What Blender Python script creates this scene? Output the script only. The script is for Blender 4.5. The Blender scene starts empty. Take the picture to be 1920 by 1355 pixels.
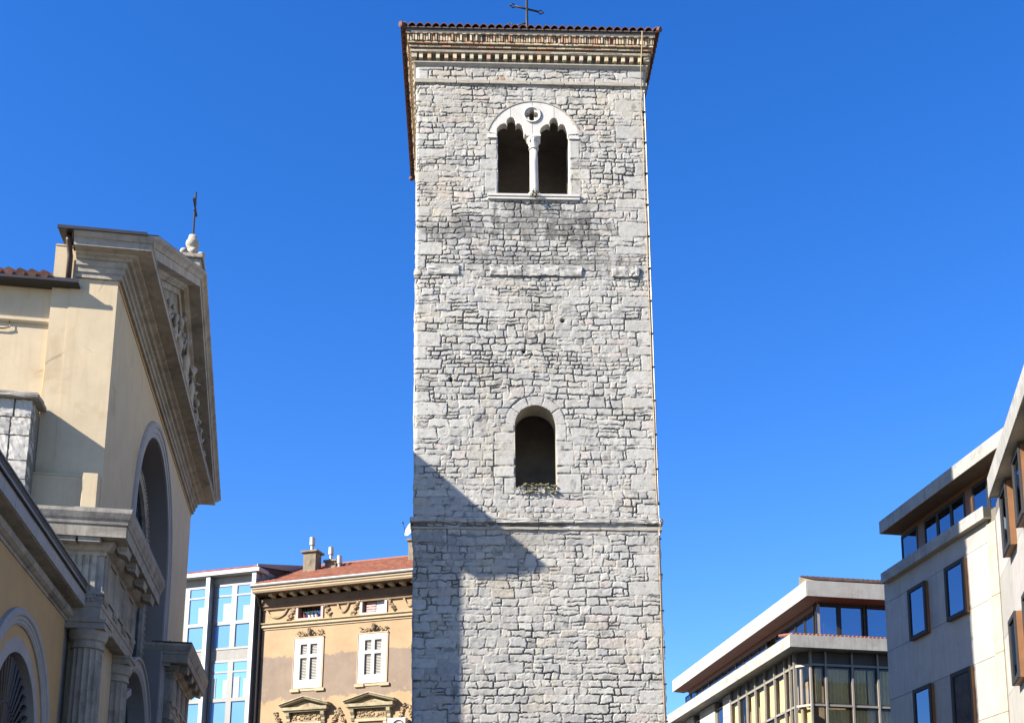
import bpy, bmesh, math, random
import numpy as np
from mathutils import Vector, Matrix
R = math.radians
rnd = random.Random(7)
SC = bpy.context.scene
COL = SC.collection

# ------------------------------------------------------------------ camera
F, CX, YC = 2300.0, 960.0, 1301.5          # focal length and optical centre in photo pixels (perspective-corrected photo = shifted lens)
VPX, VPY = 1090.0, -9992.0                 # vanishing point of the verticals
_z = np.array([(VPX-CX)/F, (YC-VPY)/F, -1.0]); _z /= np.linalg.norm(_z)
_f = np.array([0, 0, -1.0]); _y = _f-_f.dot(_z)*_z; _y /= np.linalg.norm(_y); _x = np.cross(_y, _z)
cam = bpy.data.cameras.new('camera'); camo = bpy.data.objects.new('camera', cam); COL.objects.link(camo)
cam.sensor_fit = 'HORIZONTAL'; cam.sensor_width = 36.0; cam.lens = 36.0*F/1920.0
cam.shift_y = (YC-677.5)/1920.0
cam.clip_start = 0.1; cam.clip_end = 3000
M3 = Matrix([list(map(float, _x)), list(map(float, _y)), list(map(float, _z))])
camo.matrix_world = Matrix.Translation((0, 0, 1.6)) @ M3.to_4x4()
SC.camera = camo
# ------------------------------------------------------------------ sky, sun, exposure
SUN = Vector((12.126, 6.18, -8.43))      # direction the light travels
world = bpy.data.worlds.new('World'); SC.world = world; world.use_nodes = True
wn = world.node_tree.nodes; wl = world.node_tree.links; wn.clear()
sky = wn.new('ShaderNodeTexSky'); sky.sky_type = 'NISHITA'; sky.sun_disc = False
sky.sun_elevation = math.asin(-SUN.normalized().z); sky.sun_rotation = math.atan2(-SUN.x, -SUN.y)
sky.altitude = 200; sky.air_density = 1.0; sky.dust_density = 0.15; sky.ozone_density = 4.0
hsv = wn.new('ShaderNodeHueSaturation'); hsv.inputs['Saturation'].default_value = 1.30
hsv.inputs['Value'].default_value = 1.33; hsv.inputs['Hue'].default_value = 0.5145
bg = wn.new('ShaderNodeBackground'); bg.inputs['Strength'].default_value = 0.07
wo = wn.new('ShaderNodeOutputWorld')
wl.new(sky.outputs[0], hsv.inputs['Color']); wl.new(hsv.outputs[0], bg.inputs['Color']); wl.new(bg.outputs[0], wo.inputs['Surface'])
sun = bpy.data.lights.new('sun', 'SUN'); sun.energy = 5.0; sun.angle = R(0.5); sun.color = (1.0, 0.93, 0.82)
suno = bpy.data.objects.new('sun', sun); COL.objects.link(suno)
suno.rotation_euler = SUN.to_track_quat('-Z', 'Y').to_euler(); suno.location = (-60, -30, 60)
SC.view_settings.view_transform = 'Standard'; SC.view_settings.look = 'None'
SC.view_settings.gamma = 1.0; SC.view_settings.exposure = 1.6
SC.cycles.max_bounces = 8; SC.cycles.diffuse_bounces = 4; SC.cycles.glossy_bounces = 4; SC.cycles.transparent_max_bounces = 12

# ------------------------------------------------------------------ materials
def lin(*c):
    r = []
    for v in c:
        v /= 255.0
        r.append(v/12.92 if v <= 0.04045 else ((v+0.055)/1.055)**2.4)
    return tuple(r)+(1.0,)
def scale(c, k): return (c[0]*k, c[1]*k, c[2]*k, 1.0)
class NT:
    def __init__(s, name):
        s.m = bpy.data.materials.new(name); s.m.use_nodes = True
        s.n = s.m.node_tree.nodes; s.l = s.m.node_tree.links
        s.b = s.n['Principled BSDF']; s.out = s.n['Material Output']
        s.tc = s.n.new('ShaderNodeTexCoord')
    def mapping(s, sc):
        m = s.n.new('ShaderNodeMapping'); m.inputs['Scale'].default_value = sc
        s.l.new(s.tc.outputs['Object'], m.inputs['Vector']); return m.outputs[0]
    def noise(s, scale, detail=5, rough=.6, sc=None, dist=0.0):
        t = s.n.new('ShaderNodeTexNoise'); t.inputs['Scale'].default_value = scale
        t.inputs['Detail'].default_value = detail; t.inputs['Roughness'].default_value = rough
        t.inputs['Distortion'].default_value = dist
        s.l.new(s.mapping(sc) if sc else s.tc.outputs['Object'], t.inputs['Vector']); return t.outputs['Fac']
    def ramp(s, src, p0, p1, c0=(0, 0, 0, 1), c1=(1, 1, 1, 1)):
        r = s.n.new('ShaderNodeValToRGB'); e = r.color_ramp.elements
        e[0].position = p0; e[0].color = c0; e[1].position = p1; e[1].color = c1
        s.l.new(src, r.inputs[0]); return r.outputs[0]
    def mix(s, fac, a, b, mode='MIX'):
        m = s.n.new('ShaderNodeMix'); m.data_type = 'RGBA'; m.blend_type = mode
        for v, k in ((fac, 0), (a, 6), (b, 7)):
            if hasattr(v, 'is_linked') or isinstance(v, bpy.types.NodeSocket): s.l.new(v, m.inputs[k])
            else: m.inputs[k].default_value = v
        return m.outputs[2]
    def math(s, op, a, b=None):
        m = s.n.new('ShaderNodeMath'); m.operation = op
        for k, v in enumerate((a, b)):
            if v is None: continue
            if isinstance(v, bpy.types.NodeSocket): s.l.new(v, m.inputs[k])
            else: m.inputs[k].default_value = v
        return m.outputs[0]
    def bump(s, h, strength, dist=.02):
        b = s.n.new('ShaderNodeBump'); b.inputs['Strength'].default_value = strength; b.inputs['Distance'].default_value = dist
        s.l.new(h, b.inputs['Height']); s.l.new(b.outputs[0], s.b.inputs['Normal'])
    def col(s, c):
        if isinstance(c, bpy.types.NodeSocket): s.l.new(c, s.b.inputs['Base Color'])
        else: s.b.inputs['Base Color'].default_value = c
G = .75                                     # overall darkness of the surfaces for this exposure
def cracks(t, c, dark, size=.55, amount=.6):
    v = t.n.new('ShaderNodeTexVoronoi'); v.feature = 'DISTANCE_TO_EDGE'; v.inputs['Scale'].default_value = size
    mp = t.n.new('ShaderNodeMix'); mp.data_type = 'VECTOR'; mp.inputs[0].default_value = .35
    nz = t.n.new('ShaderNodeTexNoise'); nz.inputs['Scale'].default_value = 1.6; nz.inputs['Detail'].default_value = 8; t.l.new(t.tc.outputs['Object'], nz.inputs['Vector'])
    t.l.new(t.tc.outputs['Object'], mp.inputs[4]); t.l.new(nz.outputs['Color'], mp.inputs[5]); t.l.new(mp.outputs[1], v.inputs['Vector'])
    line = t.ramp(v.outputs['Distance'], .0, .012, (1, 1, 1, 1), (0, 0, 0, 1)); mask = t.ramp(t.noise(.5, 4, .6), .52, .62)
    return t.mix(t.math('MULTIPLY', t.math('MULTIPLY', line, mask), amount), c, dark)
def simple(name, c, rough=.7, metal=0.0, var=.25, scale_=1.5, bump=.15, stain=None, streak=0.0, attr=False, fine=12.0, stain_lo=.55, stain_hi=.75, crack=0.0):
    t = NT(name); b = t.b; b.inputs['Roughness'].default_value = rough; b.inputs['Metallic'].default_value = metal
    base = c
    if attr:
        a = t.n.new('ShaderNodeAttribute'); a.attribute_name = 'tone'; base = a.outputs['Color']
    n1 = t.noise(scale_, 6, .65)
    k = t.ramp(n1, .3, .72, (G*(1-var),)*3+(1,), (G*(1+var*.6),)*3+(1,))
    if stain: stain = scale(stain, G)
    c2 = t.mix(1.0, base, k, 'MULTIPLY')
    if stain:
        c2 = t.mix(t.ramp(t.noise(scale_*.55, 7, .7, dist=.6), stain_lo, stain_hi), c2, stain)
        if streak:
            st = t.ramp(t.noise(1.0, 5, .7, sc=(5, 5, .45)), .5, .78)
            c2 = t.mix(t.math('MULTIPLY', st, streak), c2, stain)
    if crack: c2 = cracks(t, c2, (.16, .11, .06, 1), crack)
    t.col(c2)
    if bump: t.bump(t.noise(fine, 6, .7), bump)
    return t.m
M = {}
M['masonry'] = simple('limestone_masonry', None, .9, attr=True, var=.10, scale_=5, bump=.30, fine=22)
M['brickwork'] = simple('brickwork', None, .9, attr=True, var=.25, scale_=9, bump=.4, fine=25)
M['white_stone'] = simple('white_dressed_stone', (.62, .59, .53, 1), .7, var=.12, scale_=2.5, bump=.12, stain=(.35, .33, .30, 1), streak=.35, stain_lo=.62, stain_hi=.9)
M['grey_stone'] = simple('string_course_stone', (.47, .45, .41, 1), .85, var=.25, scale_=3, bump=.5, stain=(.10, .09, .075, 1), streak=.3, stain_lo=.5, stain_hi=.72)
M['stain_shade_stone'] = simple('stained_stone_with_shade', (.15, .135, .115, 1), .95, var=.35, scale_=3, bump=.5, stain=(.40, .37, .32, 1), stain_lo=.56, stain_hi=.64)  # staining plus the shadow under the string course, both put into the colour
M['mould_stone'] = simple('moulding_stone', (.42, .38, .31, 1), .85, var=.2, scale_=3, bump=.3, stain=(.2, .18, .13, 1), streak=.25, stain_lo=.55, stain_hi=.8)
M['roof_tile'] = simple('terracotta_roof_tile', None, .85, attr=True, var=.3, scale_=6, bump=.3)
M['dark_room'] = simple('dark_interior_plaster', (.34, .29, .24, 1), .95, var=.3, bump=.2)
M['iron'] = simple('wrought_iron', (.035, .032, .03, 1), .6, .4, var=.2, bump=.1)
M['cable'] = simple('rusty_cable', (.42, .31, .18, 1), .7, .1, var=.3, bump=.1)
M['galv'] = simple('galvanised_strip', (.5, .5, .48, 1), .5, .3, var=.1, bump=0)
M['moss'] = simple('moss', (.19, .165, .075, 1), .95, var=.5, scale_=14, bump=.5)
M['leaf'] = simple('green_leaves', (.055, .095, .02, 1), .7, var=.4, scale_=10, bump=0)
M['church_stucco'] = simple('pale_yellow_stucco', (.65, .52, .335, 1), .9, var=.10, scale_=.9, bump=.1, stain=(.46, .30, .14, 1), streak=.34, fine=8, stain_lo=.56, stain_hi=.85, crack=.45)
M['church_ochre'] = simple('ochre_stucco', (.56, .36, .16, 1), .9, var=.10, scale_=.8, bump=.1, stain=(.36, .25, .13, 1), streak=.2, stain_lo=.62, stain_hi=.95)
M['church_stone'] = simple('weathered_church_stone', (.41, .365, .30, 1), .88, var=.28, scale_=1.6, bump=.35, stain=(.085, .072, .055, 1), streak=.45, stain_lo=.5, stain_hi=.8)
M['church_pale_stone'] = simple('pale_grey_moulding', (.40, .385, .37, 1), .85, var=.12, scale_=1.6, bump=.15, stain=(.2, .19, .18, 1), streak=.15, stain_lo=.6, stain_hi=.9)
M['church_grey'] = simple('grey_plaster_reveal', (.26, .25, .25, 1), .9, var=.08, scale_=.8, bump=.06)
M['church_block'] = simple('rough_white_blocks', None, 1.0, attr=True, var=.14, scale_=6, bump=.3, stain=(.23, .2, .11, 1), streak=.5, fine=14, stain_lo=.6, stain_hi=.8)
M['dark_metal'] = simple('dark_sheet_metal', (.06, .055, .055, 1), .45, .5, var=.2, bump=.05)
M['brown_metal'] = simple('brown_downpipe', (.075, .05, .045, 1), .45, .2, var=.2, bump=.05)
M['zinc'] = simple('zinc_flashing', (.30, .30, .29, 1), .55, .3, var=.15, bump=.05)
M['white_paint'] = simple('white_painted_wood', (.45, .445, .43, 1), .6, var=.1, scale_=3, bump=.05)
M['shutter'] = simple('grey_shutter_slats', (.42, .41, .37, 1), .6, var=.2, scale_=4, bump=.1)
M['pink_frame'] = simple('pink_window_frame', (.52, .30, .26, 1), .6, var=.12, bump=.05)
M['cream_stucco'] = simple('cream_moulding', (.52, .40, .255, 1), .9, var=.14, scale_=1.6, bump=.15, stain=(.25, .17, .09, 1), streak=.25, stain_lo=.6, stain_hi=.85)
M['relief'] = simple('weathered_relief_stucco', (.42, .31, .19, 1), .95, var=.35, scale_=3, bump=.3, stain=(.09, .065, .04, 1), stain_lo=.48, stain_hi=.7)
M['hood'] = simple('mossy_grey_hood_mould', (.40, .34, .22, 1), .9, var=.25, scale_=2.5, bump=.25, stain=(.12, .11, .06, 1), streak=.3, stain_lo=.5, stain_hi=.75)
M['soffit'] = simple('brown_timber_eave', (.20, .125, .07, 1), .8, var=.25, bump=.15)
M['flat_tile'] = simple('red_clay_flat_tiles', None, .85, attr=True, var=.25, scale_=5, bump=.15)
M['chimney'] = simple('dirty_chimney_render', (.23, .19, .13, 1), .95, var=.3, scale_=2, bump=.4, stain=(.08, .07, .05, 1))
M['alu'] = simple('pale_aluminium', (.23, .23, .22, 1), .5, .1, var=.06, bump=0)
M['alu_strip'] = simple('grey_aluminium_fin', (.36, .37, .38, 1), .4, .5, var=.06, bump=0)
M['concrete'] = simple('grey_concrete_band', (.33, .32, .30, 1), .9, var=.14, scale_=2, bump=.15, stain=(.16, .155, .14, 1), streak=.3, stain_lo=.6, stain_hi=.9)
M['pale_concrete'] = simple('pale_weathered_concrete', (.41, .39, .35, 1), .9, var=.12, scale_=1.1, bump=.12, stain=(.22, .20, .17, 1), streak=.55, stain_lo=.58, stain_hi=.85)
M['stained_concrete'] = simple('streaked_concrete', (.40, .385, .345, 1), .9, var=.18, scale_=1.5, bump=.15, stain=(.16, .15, .13, 1), streak=.6, stain_lo=.55, stain_hi=.78)
M['panel'] = simple('cream_stone_panels', None, .75, attr=True, var=.12, scale_=.9, bump=.08, stain=(.27, .25, .215, 1), streak=.8, stain_lo=.54, stain_hi=.9)
M['panel_joint'] = simple('panel_joint', (.16, .145, .12, 1), .9, var=.1, bump=0)
M['pier'] = simple('beige_stone_pier', (.47, .41, .31, 1), .85, var=.15, scale_=1.4, bump=.12, stain=(.25, .23, .19, 1), streak=.4)
M['fascia'] = simple('grey_board_fascia', (.37, .36, .33, 1), .9, var=.2, scale_=1.5, bump=.2, stain=(.12, .125, .125, 1), streak=.7, stain_lo=.52, stain_hi=.8)
M['redwood'] = simple('red_brown_soffit', (.20, .075, .038, 1), .7, var=.15, scale_=2, bump=.1)
M['wood_frame'] = simple('brown_wood_window_box', (.20, .085, .026, 1), .55, var=.25, scale_=2, bump=.1)
M['dark_frame'] = simple('dark_bronze_frame', (.018, .014, .012, 1), .7, .0, var=.15, bump=0)
M['grey_frame'] = simple('greyed_metal_mullion', (.33, .30, .245, 1), .5, .2, var=.1, bump=0)
M['brown_panel'] = simple('dull_brown_panel', (.085, .07, .05, 1), .6, var=.15, bump=.05)
M['drape'] = simple('yellow_linen_curtain', (.95, .74, .36, 1), .9, var=.15, scale_=2, bump=.1)
M['blind'] = simple('white_blind', (.36, .39, .41, 1), .8, var=.05, bump=0)
M['red_pot'] = simple('red_flower_pot', (.55, .03, .02, 1), .5, var=.1, bump=0)
M['white_pot'] = simple('white_flower_pot', (.7, .72, .75, 1), .5, var=.08, bump=0)
M['plastic'] = simple('white_enamel_casing', (.5, .495, .47, 1), .4, var=.05, bump=0)
M['paving'] = simple('pale_stone_paving', (.42, .40, .36, 1), .8, var=.2, scale_=.6, bump=.1)
M['laundry'] = simple('pale_cloth', (.6, .62, .7, 1), .9, var=.3, scale_=3, bump=.1)

def glass(name, tint, refl, rough=.02, trans=(.75, .8, .8, 1), ior=1.5):
    t = NT(name); n, l = t.n, t.l
    tr = n.new('ShaderNodeBsdfTransparent'); tr.inputs[0].default_value = trans
    gl = n.new('ShaderNodeBsdfGlossy'); gl.inputs['Color'].default_value = tint; gl.inputs['Roughness'].default_value = rough
    b = n.new('ShaderNodeBump'); b.inputs['Strength'].default_value = .04; b.inputs['Distance'].default_value = .05
    l.new(t.noise(1.2, 2, .5), b.inputs['Height']); l.new(b.outputs[0], gl.inputs['Normal'])
    fr = n.new('ShaderNodeFresnel'); fr.inputs[0].default_value = ior
    fac = t.math('MAXIMUM', fr.outputs[0], refl)
    mx = n.new('ShaderNodeMixShader'); l.new(fac, mx.inputs[0]); l.new(tr.outputs[0], mx.inputs[1]); l.new(gl.outputs[0], mx.inputs[2])
    l.new(mx.outputs[0], t.out.inputs['Surface']); return t.m
M['glass_clear'] = glass('clear_window_glass', (.9, .95, 1, 1), .025, trans=(.95, .93, .88, 1), ior=1.045)
M['glass_blue'] = glass('reflective_blue_glass', (.82, .92, 1, 1), .75, trans=(.4, .55, .75, 1))
M['glass_dark'] = glass('tinted_window_glass', (.62, .78, 1, 1), .34, trans=(.25, .3, .38, 1))
def spandrel():
    t = NT('pale_blue_spandrel_glass'); t.b.inputs['Roughness'].default_value = .12
    t.col(t.mix(t.noise(.5, 2, .5), (.085, .20, .43, 1), (.11, .24, .47, 1))); return t.m
M['spandrel'] = spandrel()

def beige_wall():
    t = NT('peeling_apricot_wall'); t.b.inputs['Roughness'].default_value = .95
    sep = t.n.new('ShaderNodeSeparateXYZ'); t.l.new(t.tc.outputs['Object'], sep.inputs[0])
    n = t.noise(1.3, 12, .8); n2 = t.noise(.7, 8, .75)
    zz = t.math('ADD', sep.outputs[2], t.math('MULTIPLY', t.math('SUBTRACT', n, .5), 1.6))
    up = t.ramp(t.math('SUBTRACT', zz, 16.4), .49, .53)
    lo = t.ramp(t.math('SUBTRACT', 14.7, t.math('ADD', zz, t.math('MULTIPLY', t.math('SUBTRACT', n2, .5), 2.0))), .18, .24)
    bare = (.27, .205, .155, 1); paint = (.45, .305, .175, 1)
    c = t.mix(t.math('MAXIMUM', up, lo), bare, paint)
    pv = t.ramp(t.noise(2.2, 6, .7), .62, .68)
    c = t.mix(t.math('MULTIPLY', pv, .8), c, (.53, .38, .22, 1))
    c = t.mix(1.0, c, t.ramp(t.noise(.9, 6, .7), .25, .75, (.78*G,)*3+(1,), (1.12*G,)*3+(1,)), 'MULTIPLY')
    st = t.ramp(t.noise(1.0, 5, .7, sc=(4, 4, .35)), .55, .8)
    c = t.mix(t.math('MULTIPLY', st, .35), c, (.30, .20, .11, 1))
    t.col(c); t.bump(t.noise(9, 6, .7), .25); return t.m
M['beige_wall'] = beige_wall()

# ------------------------------------------------------------------ mesh builder
_ico = {}
def ico(sub):
    if sub not in _ico:
        bm = bmesh.new(); bmesh.ops.create_icosphere(bm, subdivisions=sub, radius=1.0)
        bm.verts.ensure_lookup_table()
        _ico[sub] = ([v.co.copy() for v in bm.verts], [[v.index for v in f.verts] for f in bm.faces]); bm.free()
    return _ico[sub]
class MB:
    def __init__(s): s.v = []; s.f = []; s.c = []
    def add(s, vs, fs, col=None):
        b = len(s.v); s.v += [tuple(p) for p in vs]; s.f += [[i+b for i in f] for f in fs]; s.c += [col]*len(fs); return s
    def box(s, x0, x1, y0, y1, z0, z1, col=None):
        vs = [(x, y, z) for z in (z0, z1) for y in (y0, y1) for x in (x0, x1)]
        return s.add(vs, [(0, 2, 3, 1), (4, 5, 7, 6), (0, 1, 5, 4), (2, 6, 7, 3), (0, 4, 6, 2), (1, 3, 7, 5)], col)
    def rock(s, x0, x1, y0, y1, z0, z1, amp=.02, col=None, n=4, tilt=0.0, seed=None):
        r = random.Random(seed if seed is not None else rnd.random())
        cs = ((x0+x1)/2, (y0+y1)/2, (z0+z1)/2); hs = ((x1-x0)/2, (y1-y0)/2, (z1-z0)/2)
        bm = bmesh.new(); bmesh.ops.create_cube(bm, size=2.0)
        bmesh.ops.subdivide_edges(bm, edges=bm.edges[:], cuts=n, use_grid_fill=True)
        bm.verts.ensure_lookup_table(); vs = []
        for v in bm.verts:
            p = v.co.copy(); l = p.length
            k = 1-0.06*max(0, l-1.25)
            q = [cs[i]+hs[i]*p[i]*k+r.uniform(-amp, amp) for i in range(3)]
            q[2] += tilt*(q[0]-cs[0]); vs.append(q)
        s.add(vs, [[v.index for v in f.verts] for f in bm.faces], col); bm.free(); return s
    def prism(s, poly, plane, d0, d1, col=None):
        n = len(poly)
        mk = {'xz': lambda p, d: (p[0], d, p[1]), 'xy': lambda p, d: (p[0], p[1], d), 'yz': lambda p, d: (d, p[0], p[1])}[plane]
        vs = [mk(p, d0) for p in poly]+[mk(p, d1) for p in poly]
        return s.add(vs, [list(range(n))[::-1], list(range(n, 2*n))]+[(i, (i+1) % n, n+(i+1) % n, n+i) for i in range(n)], col)
    def tube(s, pts, r, n=8, col=None, caps=True):
        pts = [Vector(p) for p in pts]; vs = []; fs = []; m = len(pts)
        rr = r if isinstance(r, (list, tuple)) else [r]*m
        for i, p in enumerate(pts):
            d = (pts[min(i+1, m-1)]-pts[max(i-1, 0)]).normalized()
            a = d.cross(Vector((0, 0, 1)));  a = d.cross(Vector((1, 0, 0))) if a.length < .1 else a
            a.normalize(); b = d.cross(a)
            for k in range(n):
                t = 2*math.pi*k/n; vs.append(p+rr[i]*(math.cos(t)*a+math.sin(t)*b))
        for i in range(m-1):
            for k in range(n): fs.append((i*n+k, i*n+(k+1) % n, (i+1)*n+(k+1) % n, (i+1)*n+k))
        if caps: fs += [list(range(n))[::-1], list(range((m-1)*n, m*n))]
        return s.add(vs, fs, col)
    def lathe(s, prof, c, n=24, col=None, flute=None):
        vs = []; fs = []; m = len(prof)
        for r_, z_ in prof:
            for k in range(n):
                t = 2*math.pi*k/n; q = r_
                if flute: q = r_-flute[1]*(1-abs(((k % flute[0])/flute[0])*2-1)**2 if k % flute[0] else 0)*(1 if r_ > 0 else 0)
                vs.append((c[0]+q*math.cos(t), c[1]+q*math.sin(t), c[2]+z_))
        for i in range(m-1):
            for k in range(n): fs.append((i*n+k, i*n+(k+1) % n, (i+1)*n+(k+1) % n, (i+1)*n+k))
        fs += [list(range(n))[::-1], list(range((m-1)*n, m*n))]
        return s.add(vs, fs, col)
    def sweep(s, path, prof, plane, closed=False, sc=(1, 1), col=None, cap=True):
        # prof: (n, t): n along the path's left normal in the plane, t across the plane
        mk = {'xz': lambda a, b, t: (a, t, b), 'xy': lambda a, b, t: (a, b, t)}[plane]
        P = [Vector(p) for p in path]; m = len(P); k = len(prof); vs = []; fs = []
        def nrm(a, b): d = (b-a).normalized(); return Vector((-d.y, d.x))
        for i in range(m):
            if closed or 0 < i < m-1:
                n1 = nrm(P[i-1], P[i]); n2 = nrm(P[i], P[(i+1) % m]); q = (n1+n2); q /= max(.3, 1+n1.dot(n2))
            else: q = nrm(P[0], P[1]) if i == 0 else nrm(P[m-2], P[m-1])
            for (n, t) in prof: vs.append(mk(P[i].x+q.x*n*sc[0], P[i].y+q.y*n*sc[1], t))
        for i in range(m if closed else m-1):
            j = (i+1) % m
            for a in range(k): b = (a+1) % k; fs.append((i*k+a, i*k+b, j*k+b, j*k+a))
        if cap and not closed: fs += [list(range(k)), list(range((m-1)*k, m*k))[::-1]]
        return s.add(vs, fs, col)
    def blob(s, c, r, sub=2, col=None, jit=0.0, rot=None):
        vs, fs = ico(sub); rr = r if isinstance(r, (list, tuple)) else (r, r, r); out = []
        for v in vs:
            q = Vector((v.x*rr[0], v.y*rr[1], v.z*rr[2]))*(1+rnd.uniform(-jit, jit))
            if rot: q.rotate(rot)
            out.append((c[0]+q.x, c[1]+q.y, c[2]+q.z))
        return s.add(out, fs, col)
    def clip(s, co, no):
        bm = bmesh.new(); vv = [bm.verts.new(p) for p in s.v]
        for f in s.f:
            try: bm.faces.new([vv[i] for i in f])
            except ValueError: pass
        bmesh.ops.recalc_face_normals(bm, faces=bm.faces[:])
        g = bm.verts[:]+bm.edges[:]+bm.faces[:]
        r = bmesh.ops.bisect_plane(bm, geom=g, plane_co=co, plane_no=no, clear_outer=True)
        e = [x for x in r['geom_cut'] if isinstance(x, bmesh.types.BMEdge)]
        if e: bmesh.ops.holes_fill(bm, edges=[x for x in bm.edges if x.is_boundary], sides=0)
        bm.verts.index_update(); s.v = [tuple(v.co) for v in bm.verts]; s.f = [[v.index for v in f.verts] for f in bm.faces]; s.c = [None]*len(s.f); bm.free(); return s
    def build(s, name, mat, parent=None, smooth=False, bevel=0.0, auto=None):
        me = bpy.data.meshes.new(name); me.from_pydata(s.v, [], s.f)
        bm = bmesh.new(); bm.from_mesh(me); bmesh.ops.recalc_face_normals(bm, faces=bm.faces[:]); bm.to_mesh(me); bm.free()
        if any(c is not None for c in s.c):
            at = me.color_attributes.new('tone', 'FLOAT_COLOR', 'CORNER')
            arr = np.ones((len(me.loops), 4), np.float32)
            for p, c in zip(me.polygons, s.c):
                if c is not None: arr[p.loop_start:p.loop_start+p.loop_total, :3] = c[:3]
            at.data.foreach_set('color', arr.ravel())
        me.materials.append(mat)
        if smooth: me.polygons.foreach_set('use_smooth', [True]*len(me.polygons))
        o = bpy.data.objects.new(name, me); COL.objects.link(o)
        if parent: o.parent = parent
        if auto: 
            me.polygons.foreach_set('use_smooth', [True]*len(me.polygons))
            try: me.set_sharp_from_angle(angle=R(auto))
            except Exception: pass
        if bevel:
            b = o.modifiers.new('bevel', 'BEVEL'); b.width = bevel; b.segments = 2; b.limit_method = 'ANGLE'; b.angle_limit = R(40)
        return o
def plate(name, outer, holes, y0, y1, mat, parent, bevel=0.0):
    """flat wall with openings: outline and holes in (x, z), thickness along y"""
    cu = bpy.data.curves.new(name, 'CURVE'); cu.dimensions = '2D'; cu.fill_mode = 'BOTH'
    cu.extrude = (y1-y0)/2-bevel; cu.bevel_depth = bevel; cu.offset = -bevel
    for pts in [outer]+holes:
        sp = cu.splines.new('POLY'); sp.points.add(len(pts)-1); sp.use_cyclic_u = True
        for i, p in enumerate(pts): sp.points[i].co = (p[0], p[1], 0, 1)
    ob = bpy.data.objects.new(name+'_curve', cu); COL.objects.link(ob)
    dg = bpy.context.evaluated_depsgraph_get(); me = bpy.data.meshes.new_from_object(ob.evaluated_get(dg))
    bpy.data.objects.remove(ob); bpy.data.curves.remove(cu); me.name = name
    co = np.zeros(len(me.vertices)*3, np.float32); me.vertices.foreach_get('co', co); co = co.reshape(-1, 3)
    out = np.stack([co[:, 0], (y0+y1)/2-co[:, 2], co[:, 1]], 1); me.vertices.foreach_set('co', out.ravel()); me.update()
    me.materials.clear(); me.materials.append(mat)
    bm = bmesh.new(); bm.from_mesh(me); bmesh.ops.remove_doubles(bm, verts=bm.verts[:], dist=.0005); bmesh.ops.recalc_face_normals(bm, faces=bm.faces[:]); bm.to_mesh(me); bm.free()
    for p in me.polygons: p.use_smooth = False
    o = bpy.data.objects.new(name, me); COL.objects.link(o); o.parent = parent; return o
def arc(cx, cz, r, a0, a1, n=24): return [(cx+r*math.cos(R(a0+(a1-a0)*i/n)), cz+r*math.sin(R(a0+(a1-a0)*i/n))) for i in range(n+1)]
def thing(name, label, cat, loc, ang=0.0, lean=0.0, group=None):
    o = bpy.data.objects.new(name, None); o.empty_display_size = .5; COL.objects.link(o)
    c, s_ = math.cos(ang), math.sin(ang); cl, sl = math.cos(lean), math.sin(lean)
    rz = Matrix(((c, -s_, 0), (s_, c, 0), (0, 0, 1))); ry = Matrix(((cl, 0, -sl), (0, 1, 0), (sl, 0, cl)))
    o.matrix_world = Matrix.Translation(loc) @ (rz @ ry).to_4x4()
    o['label'] = label; o['category'] = cat
    if group: o['group'] = group
    return o
def sub_thing(frame, name, label, cat, local, group=None):
    """a free-standing thing placed by a building's own axes"""
    o = bpy.data.objects.new(name, None); o.empty_display_size = .2; COL.objects.link(o)
    o.matrix_world = FR[frame] @ Matrix.Translation(local); o['label'] = label; o['category'] = cat
    if group: o['group'] = group
    return o
FR = {}

# ------------------------------------------------------------------ ground
me = bpy.data.meshes.new('ground'); s_ = 900.0
me.from_pydata([(-s_, -s_, 0), (s_, -s_, 0), (s_, s_, 0), (-s_, s_, 0)], [], [(0, 1, 2, 3)])
def paving():
    t = NT('square_paving'); t.b.inputs['Roughness'].default_value = .75
    br = t.n.new('ShaderNodeTexBrick'); br.inputs['Scale'].default_value = 1.0; br.inputs['Mortar Size'].default_value = .012
    br.inputs['Color1'].default_value = (.12, .105, .085, 1); br.inputs['Color2'].default_value = (.10, .088, .07, 1); br.inputs['Mortar'].default_value = (.08, .07, .055, 1)
    t.l.new(t.mapping((1.2, 1.2, 1)), br.inputs['Vector'])
    t.col(t.mix(1.0, br.outputs['Color'], t.ramp(t.noise(.4, 6, .7), .3, .7, (.8,)*3+(1,), (1.1,)*3+(1,)), 'MULTIPLY')); return t.m
me.materials.append(paving())
g = bpy.data.objects.new('ground', me); COL.objects.link(g); g['kind'] = 'structure'

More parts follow.
